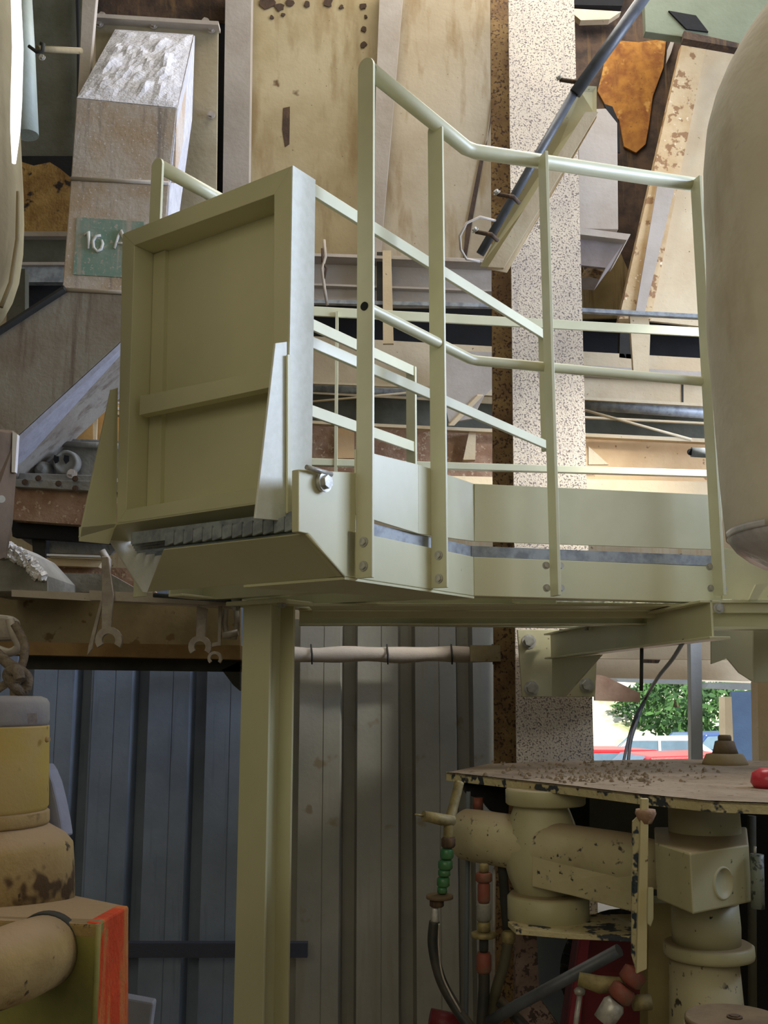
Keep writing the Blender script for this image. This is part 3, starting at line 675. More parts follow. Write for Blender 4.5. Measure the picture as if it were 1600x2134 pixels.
slab('dark_opening', [(40, 588), (150, 588), (150, 690), (40, 690)], 4.5, .02, black, gb_)
slab('upright', [(18, 560), (52, 560), (52, 680), (12, 700)], 4.2, .05, greypan, gb_)

# numbered duct
dt = thing('numbered_duct', 'dusty square duct coming down from a bolted plate, green patch with white 10 A', 'duct', P(250, 600, 3.7))
slab('wall_plate', [(200, 30), (455, 46), (450, 500), (195, 480)], 4.25, .012, M('flange_plate', (168, 158, 132), (150, 138, 110), 3, .8, speck=((96, 66, 50), 5, .70), bump=.2), dt, .002)
slab('plate_edge', [(200, 28), (455, 44), (455, 52), (200, 36)], 4.2, .06, lav, dt)
for x, y in ((207, 50), (320, 53), (440, 62), (440, 240), (213, 33), (428, 45)):
    part('bolt', MB().hexhead(P(x, y, 4.24), (0, -1, 0), .013, .014), wrench, dt)
Yd = 3.62
FLt, FRt = P(160, 205, Yd), P(368, 226, Yd)
Bk1, Bk2 = P(240, 62, 4.22), P(403, 73, 4.22)
m = MB(); dd = vec(.02, .30, 0)
part('sloping_top', MB().prism([FLt, FRt, Bk2, Bk1], (0, .02, -.3)), duct, dt)
part('front_shaft', MB().prism([P(160, 205, Yd), P(368, 226, Yd), P(352, 380, Yd), P(335, 618, Yd), P(130, 604, Yd), P(148, 374, Yd)], vec(-.11, .40, 0)), duct, dt, .003)
part('side_face', MB().prism([P(369, 226, Yd + .005), P(404, 74, 4.2), P(398, 250, 4.12), P(372, 440, 4.05), P(372, 620, 4.05), P(336, 618, Yd + .005), P(353, 380, Yd + .005)], (.004, .002, 0)), M('side_dust_lit', (206, 206, 212), (190, 190, 196), 30, .9, bump=.4), dt)  # dusty side, made paler for the light falling on it
part('weld_seam', MB().tube([P(148, 372, Yd - .004), P(352, 382, Yd - .004)], .008, 8), lav, dt)
part('weld_seam', MB().tube([P(130, 603, Yd - .004), P(335, 614, Yd - .004)], .008, 8), lav, dt)
# dust heap on the slope
random.seed(8)
hm_ = MB(); nx, ny = 26, 22; vs = []
for j in range(ny + 1):
    for i in range(nx + 1):
        a = i / nx; b = j / ny
        base = (FLt * (1 - a) + FRt * a) * (1 - b) + (Bk1 * (1 - a) + Bk2 * a) * b
        e = min(a, 1 - a, b * 1.3, (1 - b)) * 5; e = max(0, min(1, e))
        hgt = e * (.010 + .03 * max(0, noise.noise(Vector((a * 7, b * 7, 3)))) + .008 * random.random() * (1 if b < .75 else .3))
        vs.append(base + vec(0, -hgt * .7, hgt) + vec(0, -.001, .002))
fs_ = [(j * (nx + 1) + i, j * (nx + 1) + i + 1, (j + 1) * (nx + 1) + i + 1, (j + 1) * (nx + 1) + i) for j in range(ny) for i in range(nx)]
hm_.add(vs, fs_)
part('dust_heap', hm_, dustm, dt, kind='stuff', label='pale powder heaped on the sloping top')
# green patch and the painted number
Yp = Yd - .004
part('green_patch', MB().prism([P(160, 452, Yp), P(300, 462, Yp), P(296, 580, Yp), P(152, 572, Yp), P(156, 520, Yp)], (0, .003, 0)), greenp, dt)
def stroke(pts, r=5.0):
    mm = MB(); mm.tube([P(x, y, Yp - .003) for x, y in pts], [r * Yd / F * k for k in ([.8] + [1] * (len(pts) - 2) + [.7])], 8); return mm
pd = [(175, 490), (184, 485), (185, 500), (184, 519)]
part('number', stroke(pd, 3.6), whitep, dt)
part('number', stroke([(210, 491), (200, 492), (194, 502), (195, 516), (203, 524), (211, 519), (214, 508), (212, 500)], 3.6), whitep, dt)
part('letter', stroke([(238, 518), (247, 492), (252, 482), (260, 500), (268, 520)], 3.6), whitep, dt)
part('letter', stroke([(243, 507), (254, 507), (263, 508)], 3.0), whitep, dt)
# diagonal chute joining it
dc = thing('diagonal_chute', 'dusty grey chute sloping down to the left from the numbered duct', 'chute', P(100, 800, 3.6))
part('front_face', MB().prism([P(134, 606, 3.62), P(340, 618, 3.62), P(245, 718, 3.62), P(30, 915, 3.62), P(-60, 1000, 3.62), P(-60, 732, 3.62)], (0, .4, 0)), M('chute_face', (156, 150, 140), (140, 128, 114), 4, .85, streak=((120, 108, 98), 1.4, .52), bump=.3), dc, .003)
part('side_face', MB().prism([P(340, 622, 3.62), P(360, 690, 4.0), P(52, 988, 4.0), P(-50, 1080, 4.0), P(-60, 1002, 3.62), P(30, 917, 3.62), P(245, 720, 3.62)], (.01, .01, -.01)), M('chute_side_lit', (172, 172, 184), (160, 160, 172), 20, .9, bump=.3), dc)  # chute side facing the light: its paler, bluer colour carries that light
part('top_edge', MB().beam(P(-60, 728, 3.6), P(136, 602, 3.6), (0, 0, .012), (0, .04, 0)), darkgrey, dc)

# ------------------------------------------------------------ left middle: bearing, blocks, rack
be = thing('bearing_housing', 'grey dusty bearing housing with round slotted hub left of the gate', 'bearing', P(120, 1000, 3.9))
slab('back_plate', [(60, 930), (118, 912), (250, 918), (250, 1000), (40, 1005)], 4.0, .03, greycast, be, .004)
hb = P(132, 957, 3.9)
hbm = MB().lathe(hb + vec(0, .08, 0), (0, -1, -.1), [(.048, 0), (.048, .05), (.045, .056), (.036, .056), (.034, .050), (.02, .050)], 28)
part('hub', hbm, greycast, be, .0)
for dx in (-9, 12):
    slab('hub_slot', [(126 + dx - 4, 948), (126 + dx + 5, 950), (131 + dx, 960), (126 + dx - 2, 966), (122 + dx - 2, 958)], 3.922, .012, black, be)
bb = P(80, 972, 3.9)
part('small_boss', MB().lathe(bb + vec(0, .08, 0), (0, -1, 0), [(.036, 0), (.03, .04), (.012, .06)], 20), greycast, be)
slab('foot', [(40, 985), (240, 992), (236, 1006), (36, 1000)], 3.84, .12, greycast, be, .004)
part('bolt', MB().hexhead(P(150, 988, 3.83), (0, -1, .4), .014, .016), wrench, be)
part('ledge_pipe', MB().tube([P(130, 925, 3.98), P(250, 930, 3.98)], .012, 10), greycast, be)
rk = thing('rusty_block', 'brown rusty box beam with a holed grey top flange, under the bearing', 'beam', P(110, 1050, 3.8))
slab('flange', [(30, 998), (250, 1004), (245, 1026), (28, 1014)], 3.76, .25, greycast, rk, .002)
for x, y in ((52, 1005), (122, 1008), (157, 1018), (80, 997), (157, 998)):
    part('bolt', MB().hexhead(P(x, y, 3.75), (0, -1, 0), .008, .006), brownd, rk)  # dark heads stand in for shade in the flange holes
slab('web', [(28, 1016), (250, 1026), (250, 1100), (24, 1083)], 3.80, .06, rustblk, rk)
slab('void_shade', [(22, 1083), (260, 1098), (260, 1134), (26, 1118)], 3.86, .05, black, rk)  # black sheet stands in for shade in the recess under the box beam
ps = thing('knife_edge_plate', 'thin upright steel plate with bright edge at the left margin', 'plate', P(20, 1000, 3.0))
part('plate', MB().prism([P(-60, 890, 2.9), P(25, 897, 3.05), P(36, 905, 3.05), P(30, 985, 3.05), P(22, 1090, 3.05), P(10, 1160, 3.05), P(-60, 1180, 2.9)], (.004, .006, 0)), M('brown_plate', (108, 90, 72), (86, 72, 58), 6, .8), ps)
part('bright_edge', MB().prism([P(26, 898, 3.03), P(36, 905, 3.03), P(31, 984, 3.03), P(24, 984, 3.03)], (.0, .02, 0)), M('edge_white', (240, 240, 246), None, 3, .25, bump=0), ps)  # near-white edge strip, smoother than the plate
part('rivet', MB().tube([P(3, 1040, 2.94), P(3, 1040, 2.92)], .011, 14), whitep, ps)
dp = thing('dark_strut', 'short dark upright strut beneath the rusty box beam', 'post', P(80, 1150, 3.9))
slab('strut', [(66, 1120), (94, 1120), (94, 1185), (70, 1175)], 3.9, .06, darkgrey, dp)
ms = thing('lit_ledge', 'pale grey stepped steel ledge with two bright strips, left below the gate sill', 'beam', P(160, 1160, 3.9))
slab('upper_plate', [(40, 1120), (260, 1128), (230, 1156), (90, 1152)], 3.95, .02, greycast, ms)
slab('bright_strip', [(97, 1154), (222, 1158), (222, 1162), (97, 1158)], 3.86, .04, whitep, ms)  # white colour stands in for light on the ledge strips
slab('lower_plate', [(97, 1162), (215, 1166), (205, 1182), (97, 1178)], 3.9, .04, hopl, ms)
slab('dark_plate', [(90, 1180), (280, 1184), (330, 1240), (90, 1240)], 3.95, .03, rustblk, ms)
part('knob', MB().tube([P(212, 1148, 3.82), P(224, 1168, 3.82), P(222, 1200, 3.82)], .014, 10), wrench, ms)
hp2 = thing('scrap_heap', 'heap of pale crumbled scraps on the shelf at the left margin', 'heap', P(40, 1185, 3.2))
hm2 = MB(); random.seed(3)
part('mound', MB().prism([P(-50, 1105, 3.2), P(12, 1128, 3.2), P(52, 1150, 3.2), P(98, 1200, 3.2), P(98, 1232, 3.2), P(-50, 1232, 3.2)], (0, .3, 0)), greycast, hp2)
for k in range(520):
    x = random.uniform(-20, 94); y = (1128 + max(0, x - 12) * .55 if x < 52 else 1150 + (x - 52) * 1.09) + random.uniform(1, 30)
    if y > 1206: continue
    c = P(x, y, 3.2 - random.uniform(0, .02)); r = random.uniform(.004, .011); a = Vector((random.random(), random.random(), random.random())).normalized() * r
    b = a.orthogonal().normalized() * r
    hm2.beam(c - a, c + a, b, a.cross(b).normalized() * r)
part('scrap', hm2, M('white_scrap', (238, 236, 234), (190, 186, 182), 60, .8), hp2, kind='stuff')

# tan channel with angle iron above it, tools hang from it
tc_ = thing('tool_beam', 'dark tan steel channel crossing the left side above the blue-shaded sheets', 'beam', P(250, 1310, 3.5))
slab('shelf_plate', [(-60, 1190), (230, 1196), (300, 1236), (-60, 1230)], 3.5, .03, greycast, tc_)
slab('shelf_gap_shade', [(-60, 1226), (300, 1234), (300, 1248), (-60, 1236)], 3.52, .03, darkgrey, tc_)  # dark strip stands in for shade between shelf and channel
slab('web', [(-60, 1240), (500, 1262), (500, 1350), (-60, 1338)], 3.55, .03, tanm, tc_)
slab('lower_flange', [(-60, 1336), (500, 1345), (500, 1374), (-60, 1362)], 3.40, .18, M('amber_flange', (140, 112, 72), (112, 86, 48), 5, .85), tc_)
sr = thing('dark_rail', 'dark flat steel rail fixed under the tan channel before the blue-shaded sheets', 'rail', P(270, 1380, 3.5))
slab('rail', [(40, 1362), (500, 1372), (500, 1400), (40, 1394)], 3.50, .06, darkgrey, sr)
slab('brace', [(462, 1396), (500, 1378), (500, 1440), (486, 1428)], 3.50, .03, darkgrey, sr)
an = thing('hanging_angle', 'long thin dusty angle iron on which the wrenches hang', 'bracket', P(260, 1245, 3.1))
part('long_leg', MB().prism([P(24, 1229, 3.1), P(500, 1248, 3.1), P(500, 1270, 3.1), P(24, 1243, 3.1)], (0, .006, 0)), lav, an)
part('short_leg', MB().prism([P(186, 1230, 3.08), P(480, 1244, 3.0), P(480, 1262, 3.0), P(186, 1250, 3.08)], (0, .05, 0)), lav, an)
part('rod', MB().tube([P(320, 1240, 2.98), P(490, 1252, 2.96)], .007, 8), darkpipe, an)
part('end_bolt', MB().hexhead(P(493, 1249, 2.95), (0, -1, 0), .011, .01), steel, an)
def wrenches(pts_list, name, label, Y, mat=wrench):
    t = thing(name, label, 'wrench', P(pts_list[0][0][0], pts_list[0][0][1], Y), None)
    return t
w1 = thing('wrench', 'large dusty open-ended wrench with a brightly lit jaw, leftmost of those hung up', 'wrench', P(222, 1250, 3.05), 'wrenches hung along the angle iron')
part('shaft', MB().prism([P(211, 1160, 3.05), P(224, 1160, 3.05), P(236, 1240, 3.05), P(231, 1318, 3.05), P(211, 1322, 3.05), P(212, 1250, 3.05)], (0, .012, 0)), wrench, w1, .002)
def jaw(cx, cy, r, Y, rot=0, n=14, open_=1.15, w_in=.55, mat=wrench, parent=None):
    outer = []; inner = []
    for i in range(n + 1):
        a = math.radians(rot) + open_ / 2 + (2 * math.pi - open_) * i / n
        outer.append(P(cx + r * math.sin(a), cy + r * math.cos(a), Y)); inner.append(P(cx + r * w_in * math.sin(a), cy + r * w_in * math.cos(a), Y))
    m = MB(); m.add([], [])
    for i in range(n): m.prism([outer[i], outer[i + 1], inner[i + 1], inner[i]], (0, .016, 0))
    return part('jaw', m, mat, parent)
jaw(226, 1334, 28, 3.045, 0, parent=w1, open_=2.0, w_in=.5)
w2 = thing('wrench', 'slim dusty wrench shaft hanging slanted behind the large wrench', 'wrench', P(200, 1300, 3.07), 'wrenches hung along the angle iron')
part('shaft', MB().prism([P(209, 1250, 3.07), P(215, 1252, 3.07), P(192, 1352, 3.07), P(181, 1366, 3.07), P(184, 1345, 3.07)], (0, .01, 0)), wrench, w2, .002)
w3 = thing('wrench', 'medium dusty open-ended wrench, left one of the pair next to the cream column', 'wrench', P(418, 1300, 3.05), 'wrenches hung along the angle iron')
part('shaft', MB().prism([P(410, 1262, 3.05), P(432, 1268, 3.05), P(427, 1330, 3.05), P(408, 1330, 3.05)], (0, .01, 0)), wrench, w3, .002)
jaw(416, 1348, 24, 3.045, 0, parent=w3, open_=1.9, w_in=.5)
w4 = thing('wrench', 'small wrench with a narrow jaw touching the side of the cream column', 'wrench', P(452, 1300, 3.03), 'wrenches hung along the angle iron')
part('shaft', MB().prism([P(455, 1262, 3.03), P(462, 1262, 3.03), P(460, 1345, 3.03), P(441, 1348, 3.03), P(442, 1340, 3.03), P(453, 1338, 3.03)], (0, .01, 0)), wrench, w4, .001)
jaw(447, 1372, 15, 3.03, 0, parent=w4, open_=1.7, w_in=.6)
w5 = thing('shackle', 'dusty steel shackle hanging at the end of the angle iron beside the column', 'shackle', P(480, 1300, 3.05))
part('bow', MB().tube([P(470, 1270, 3.05), P(468, 1300, 3.05), P(474, 1328, 3.05), P(488, 1330, 3.05), P(494, 1300, 3.05), P(492, 1270, 3.05)], .009, 8), wrench, w5)
part('pin', MB().tube([P(464, 1325, 3.04), P(496, 1318, 3.04)], .010, 10), wrench, w5)

# rope with knot and chain block at far left
rp = thing('knotted_rope', 'dusty knotted rope hanging at the left edge above the yellow cylinder', 'rope', P(30, 1400, 2.3))
def sp_(pts, k=6):
    out = []
    p = [Vector(q) for q in pts]; p = [p[0]] + p + [p[-1]]
    for i in range(1, len(p) - 2):
        for j in range(k):
            t = j / k; a, b, c, d = p[i - 1], p[i], p[i + 1], p[i + 2]
            out.append(.5 * ((2 * b) + (c - a) * t + (2 * a - 5 * b + 4 * c - d) * t * t + (3 * b - a - 3 * c + d) * t ** 3))
    return out + [p[-1]]
part('loop', MB().tube(sp_([P(30, 1300, 2.3), P(44, 1325, 2.3), P(52, 1350, 2.28), P(46, 1385, 2.28), P(30, 1410, 2.28), P(12, 1425, 2.3), P(-10, 1440, 2.3)]), .0095, 10), rope, rp)
part('knot', MB().tube(sp_([P(-6, 1362, 2.28), P(20, 1385, 2.25), P(45, 1400, 2.23), P(57, 1415, 2.23), P(50, 1440, 2.24), P(30, 1430, 2.22), P(16, 1405, 2.22), P(34, 1396, 2.21), P(42, 1418, 2.2)]), .012, 10), rope, rp)
part('tail', MB().tube(sp_([P(34, 1410, 2.25), P(33, 1450, 2.25), P(38, 1480, 2.25), P(34, 1512, 2.25)]), .0125, 10), rope, rp)
hbk = thing('lifting_hook', 'dusty steel hook block at the left edge just above the knotted rope', 'hook', P(5, 1310, 2.35))
part('block', MB().prism([P(-60, 1275, 2.35), P(14, 1282, 2.35), P(30, 1292, 2.35), P(26, 1334, 2.35), P(-60, 1338, 2.35)], (0, .05, 0)), wrench, hbk, .008)
part('hook', MB().tube(sp_([P(20, 1290, 2.34), P(28, 1320, 2.33), P(38, 1340, 2.33), P(36, 1352, 2.33), P(18, 1360, 2.33), P(-8, 1352, 2.33)]), .010, 10), wrench, hbk)

# ------------------------------------------------------------ yellow machine, lower left
ym = thing('yellow_cylinder_unit', 'dusty yellow stacked cylinder with grey cap at the lower left edge', 'machine', P(-20, 1870, 1.75))
YY = 1.75
part('cap', lat(smooth([(93, 1512), (97, 1500), (97, 1465), (92, 1456), (80, 1451), (20, 1450)], 2), -40, YY, 48), M('grey_cap', (146, 144, 138), (126, 122, 124), 6, .8, speck=((90, 84, 104), 7, .64)), ym)
part('stamp', MB().prism([P(56, 1487, YY - .152), P(77, 1486, YY - .15), P(78, 1508, YY - .15), P(58, 1509, YY - .152)], (0, .003, 0)), M('stamp', (112, 108, 124), (140, 136, 140), 60, .8), ym)
part('body', lat(smooth([(90, 1690), (95, 1680), (97, 1520), (97, 1512)], 2), -40, YY, 48), yel, ym)
part('collar', lat([(95, 1718), (97, 1712), (97, 1692), (92, 1688)], -40, YY, 48), yeld, ym)
part('lower_body', lat([(148, 1880), (147, 1800), (145, 1762), (130, 1742), (98, 1722), (90, 1716)], -40, YY, 48), yeld, ym)
part('rivet', MB().lathe(P(97, 1541, YY - .02), (1, -.3, 0), [(.005, 0), (.004, .005)], 10), yeld, ym)
yb_ = thing('yellow_gear_block', 'green-yellow cast block with an orange painted end at the lower left', 'machine', P(120, 2100, 1.55))
cA, cB, cL = (205, 1925, 1.42), (268, 1888, 1.62), (-120, 1900, 1.62)
top = [P(*cA), P(*cB), P(140, 1862, 1.85), P(-120, 1862, 1.85), P(-120, 1912, 1.5)]
part('top_plate', MB().prism(top, (0, 0, -.02)), yeld, yb_, .004)
part('front_face', MB().prism([P(205, 1925, 1.42), P(-120, 1915, 1.5), P(-120, 2250, 1.5), P(192, 2250, 1.42)], (0.0, .03, 0)), yelg, yb_, .004)
part('orange_face', MB().prism([P(206, 1924, 1.42), P(268, 1888, 1.62), P(268, 2250, 1.62), P(193, 2250, 1.42)], (-.02, .01, 0)), orang, yb_, .003, label='bright orange painted end face')
part('corner_bead', MB().tube([P(205, 1926, 1.415), P(193, 2230, 1.415)], .004, 8), yelg, yb_)
part('pipe_boss', MB().tube([P(-120, 2062, 1.22), P(40, 2004, 1.33), P(92, 1984, 1.44)], [.043, .0455, .047], 36), yeld, yb_)
part('bore_shade', MB().lathe(P(98, 1974, 1.452), (0, -1, 0), [(.047, 0), (.047, .022)], 40), darkgrey, yb_)  # dark disc stands in for the shadow crescent beside the pipe
bf = thing('grey_fender', 'curved blue-grey sheet fender just right of the yellow cylinder', 'panel', P(110, 1670, 2.3))
fm = MB(); oc = [(88, 1590), (98, 1605), (108, 1630), (118, 1670), (126, 1710), (131, 1745), (95, 1745), (90, 1690)]
part('sheet', fm.prism([P(x, y, 1.8) for x, y in oc], (0.01, .03, 0)), M('fender', (140, 142, 156), (118, 120, 136), 5, .5), bf, .004)
gb2 = thing('grey_crate', 'small pale grey box behind the orange end, at the bottom edge', 'box', P(290, 2120, 1.9))
part('box', MB().prism([P(240, 2075, 2.0), P(320, 2090, 2.0), P(308, 2180, 2.0), P(240, 2180, 2.0)], (0, .03, 0)), M('grey_box', (146, 146, 150), (128, 128, 132), 5, .8), gb2, .004)

# ------------------------------------------------------------ machine, lower right
ZP = 1.6 - .215
tb = thing('machine_table', 'dusty steel table plate with peeling edge on the lower right machine', 'table', P(1300, 1640, 2.6))
out = [(930, 1610), (1016, 1592), (1180, 1586), (1400, 1582), (1640, 1586), (1640, 1676), (1480, 1670), (1330, 1655), (1190, 1638), (1060, 1624)]
tp = [Z(x, y, ZP) for x, y in out]
part('top_plate', MB().prism(tp, (0, 0, -.004)), dirt, tb)
em = MB(); idx = [0, 9, 8, 7, 6, 5]
for a, b in zip(idx, idx[1:]):
    em.prism([tp[a], tp[b], tp[b] + vec(0, 0, -.021), tp[a] + vec(0, 0, -.021)], (0, .02, 0))
part('front_edge', em, peel, tb, label='edge with flaking cream paint')
random.seed(5)
dm = MB()
def rock(m, c, r):
    vs = [c + Vector((random.uniform(.6, 1.2) * math.cos(k * 1.05), random.uniform(.6, 1.2) * math.sin(k * 1.05), 0)) * r for k in range(6)]
    t = [c + (v - c) * .6 + vec(0, 0, r * random.uniform(.5, .9)) for v in vs]; t.append(c + vec(0, 0, r * .95))
    n = 6; m.add(vs + t, [(i, (i + 1) % n, (i + 1) % n + n, i + n) for i in range(n)] + [(i + n, (i + 1) % n + n, 2 * n) for i in range(n)])
for k in range(420):
    x = random.gauss(1250, 110); y = random.uniform(1588, 1630) if random.random() < .8 else random.uniform(1600, 1650)
    if y > 1612 + (x - 930) * .08 or x < 1010 or x > 1500: continue
    rock(dm, Z(x, y, ZP + .001), random.choice((.002, .003, .004, .005, .006, .008)) * random.uniform(.7, 1.2))
o = part('dirt_clods', dm, clod, None, kind='stuff'); tag(o, 'brown crumbled dirt clods scattered over the machine table plate', 'dirt')
cp2 = thing('capped_spindle', 'stepped tan spindle cap rising behind the machine table', 'machine part', Z(1508, 1588, ZP))
part('base', lat([(1463, 1596), (1466, 1586), (1472, 1572), (1482, 1570)], 1510, 3.2, 32), M('spindle', (160, 142, 104), (138, 120, 86), 6, .8), cp2)
part('body', lat([(1484, 1572), (1487, 1560), (1490, 1545), (1496, 1543)], 1510, 3.2, 28), brownp, cp2)
part('head', MB().lathe(P(1510, 1545, 3.2), (0, 0, 1), [(.021, 0), (.021, .014), (.018, .019)], 6), brownp, cp2)
# trunnion-mounted hydraulic cylinder
hc = thing('hydraulic_cylinder', 'cream chipped hydraulic cylinder held in a trunnion under the machine table', 'hydraulic cylinder', P(1150, 1780, 2.6))
Yc = 2.62
c0, c1 = P(962, 1737, Yc + .12), P(1395, 1806, Yc - .25)
ax = (c1 - c0).normalized(); Ln = (c1 - c0).length
part('barrel', MB().lathe(c0, ax, [(.035, -.006), (.056, 0), (.063, .012), (.0645, .05), (.0645, .16), (.060, .165), (.060, Ln - .1), (.055, Ln - .06), (.05, Ln)], 40), mach, hc)
th = MB(); cc = P(1130, 1780, Yc - .01)
prof = [(-.052, .150), (.052, .150), (.085, .06), (.10, .0), (.085, -.07), (.04, -.12), (-.04, -.12), (-.085, -.06), (-.10, .0), (-.085, .06)]
part('trunnion_body', MB().lathe(P(1132, 1872, Yc), (0, 0, 1), [(.045, -.02), (.062, .0), (.084, .05), (.094, .085), (.094, .14), (.082, .18), (.064, .225), (.06, .245)], 12), machc, hc, .004)
part('arm_plate', MB().prism([P(1108, 1776, Yc - .085), P(1322, 1812, Yc - .25), P(1322, 1902, Yc - .25), P(1196, 1868, Yc - .15), P(1108, 1848, Yc - .085)], (0.01, .05, 0)), mach, hc, .003)
ub = thing('trunnion_mount', 'cream upper and lower round bosses with plates gripping the hydraulic cylinder', 'bracket', P(1135, 1900, 2.7))
part('upper_boss', MB().lathe(vec(P(1136, 1660, 2.62).x, 2.62, P(1136, 1682, 2.56).z), (0, 0, 1), [(.094, 0), (.098, .004), (.098, .035), (.094, .039)], 40), machc, ub)
part('lower_boss', MB().lathe(vec(P(1136, 1660, 2.6).x, 2.6, P(1136, 1928, 2.55).z), (0, 0, 1), [(.094, 0), (.098, .004), (.098, .055), (.09, .063)], 40), machc, ub)
zq = P(1060, 1931, 2.5).z
part('lower_plate', MB().prism([Z(1058, 1920, zq), Z(1075, 1936, zq), Z(1180, 1945, zq), Z(1335, 1952, zq), Z(1335, 1905, zq), Z(1200, 1905, zq)], (0, 0, -.012)), peel, ub, .001)
# upright chipped plate
YU = Z(1345, 1666, ZP).y - .005
up = thing('upright_plate', 'narrow upright plate with flaked cream and blue paint, before the cylinder', 'plate', P(1335, 2020, YU + .02))
part('edge', MB().prism([P(1336, 1664, YU), P(1352, 1664, YU), P(1348, 2020, YU), P(1326, 2030, YU)], (0, .012, 0)), M('plate_edge_paint', (204, 192, 146), None, 5, .6, speck=((110, 90, 60), 40, .66)), up, .002)
part('side', MB().prism([P(1318, 1712, YU + .02), P(1336, 1694, YU + .01), P(1327, 2028, YU + .01), P(1316, 1990, YU + .02)], (0, .006, 0)), M('blue_flake', (196, 186, 146), None, 8, .6, speck=((40, 54, 66), 22, .49), bump=.5), up)
part('tab', MB().prism([P(1350, 1850, YU - .02), P(1362, 1850, YU - .02), P(1362, 1915, YU - .02), P(1356, 1932, YU - .02), P(1349, 1925, YU - .02)], (0, .01, 0)), machc, up, .002)
part('top_rust', MB().lathe(P(1345, 1695, YU + .01), (0, 0, 1), [(.012, -.02), (.022, 0), (.02, .008)], 12), rustblk, up)
# clamp block
kb = thing('guide_block', 'cream six-sided block with a round cover, clamped on the upright shaft', 'machine part', P(1470, 1890, 2.25))
zt_, zb2 = P(1438, 1778, 2.1).z, P(1438, 1906, 2.1).z
bl = [P(1366, 1800, 2.25), P(1438, 1800, 2.10), P(1562, 1800, 2.22), P(1560, 1800, 2.5), P(1366, 1800, 2.5)]
part('block', MB().prism([vec(p.x, p.y, zb2) for p in bl], (0, 0, zt_ - zb2)), machc, kb, .004)
fn = (bl[2] - bl[1]); fn = vec(fn.y, -fn.x).normalized()
ctr = P(1503, 1840, 2.165) + fn * .0
part('cover', MB().lathe(ctr, fn, [(.034, -.006), (.033, .004), (.029, .0075), (.029, .0055), (.004, .006)], 36), machc, kb)
part('cover_groove', MB().lathe(ctr, fn, [(.037, -.006), (.037, .0015), (.0345, .0016)], 36), darkgrey, kb)
# vertical shaft unit
vu = thing('shaft_housing', 'thick cream vertical shaft with collar below the guide block, lower right', 'machine part', P(1470, 2130, 2.45))
Ys = 2.42
part('upper_barrel', lat([(1396, 1790), (1394, 1690), (1394, 1660)], 1467, Ys, 40), machc, vu)
part('lower_neck', lat([(1403, 1964), (1400, 1930), (1400, 1880)], 1470, Ys, 40), machc, vu)
part('collar', lat([(1386, 1992), (1384, 1985), (1384, 1968), (1390, 1964)], 1476, Ys, 48), machc, vu)
part('barrel', lat([(1396, 2300), (1396, 1994)], 1474, Ys, 40), mach, vu)
part('pillar', MB().prism([P(1350, 1880, 2.55), P(1402, 1880, 2.55), P(1402, 2250, 2.55), P(1350, 2250, 2.55)], (0, .08, 0)), M('olive_pillar', (160, 146, 96), (140, 124, 80), 4, .7), vu, .003)
part('stud', MB().tube([P(1579, 1893, 2.2), P(1577, 1780, 2.2)], .0135, 16), M('speckled_stud', (126, 134, 124), None, 8, .5, speck=((60, 70, 64), 60, .55)), vu)
part('stud_tip', MB().tube([P(1573, 1780, 2.2), P(1573, 1764, 2.2)], .003, 8), steel, vu)
bp2 = thing('brown_disc', 'flat dusty brown round cover at the bottom right corner', 'cover', P(1525, 2110, 1.75))
zd = P(1525, 2084, 1.95).z
part('disc', MB().lathe(vec(P(1530, 2110, 1.85).x, 1.85, zd - .012), (0, 0, 1), [(.078, 0), (.082, .003), (.082, .009), (.079, .012)], 48), brownp, bp2)
part('rim', MB().lathe(vec(P(1530, 2110, 1.85).x, 1.85, zd - .035), (0, 0, 1), [(.08, 0), (.083, .004), (.083, .022)], 48), machc, bp2)
part('centre_bolt', MB().hexhead(vec(P(1530, 2110, 1.85).x, 1.85, zd), (0, 0, 1), .009, .004), brownd, bp2)
# dark bulk behind
dk = thing('dark_cabinet', 'dark machine housing behind the shaft at the lower right edge', 'machine', P(1570, 2100, 3.1))
part('body', MB().prism([P(1215, 1640, 3.45), P(1660, 1640, 3.45), P(1660, 2300, 3.45), P(1345, 2300, 3.45), P(1345, 1800, 3.45), P(1215, 1800, 3.45)], (0, .1, 0)), M('housing_grey', (84, 84, 74), (70, 70, 60), 3, .7), dk)
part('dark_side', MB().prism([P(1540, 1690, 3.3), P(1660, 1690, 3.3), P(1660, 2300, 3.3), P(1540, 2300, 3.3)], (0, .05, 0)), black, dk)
part('side_tube', MB().tube([P(1566, 1700, 3.0), P(1568, 2200, 3.0)], .012, 10), greypan, dk)
bkp = thing('black_block', 'black rounded block between table plate and cylinder end', 'machine part', P(1060, 1660, 2.9))
part('block', MB().prism([P(965, 1632, 2.85), P(1062, 1640, 2.85), P(1060, 1700, 2.85), P(1020, 1690, 2.85), P(1005, 1668, 2.85), P(970, 1655, 2.85)], (0, .1, 0)), black, bkp, .006)
part('copper_cap', MB().tube([P(996, 1662, 2.78), P(996, 1690, 2.78)], .013, 14), redf, bkp)
part('rear_cap', MB().prism([P(1195, 1662, 2.95), P(1228, 1664, 2.95), P(1228, 1722, 2.95), P(1180, 1722, 2.95)], (0, .1, 0)), black, bkp)
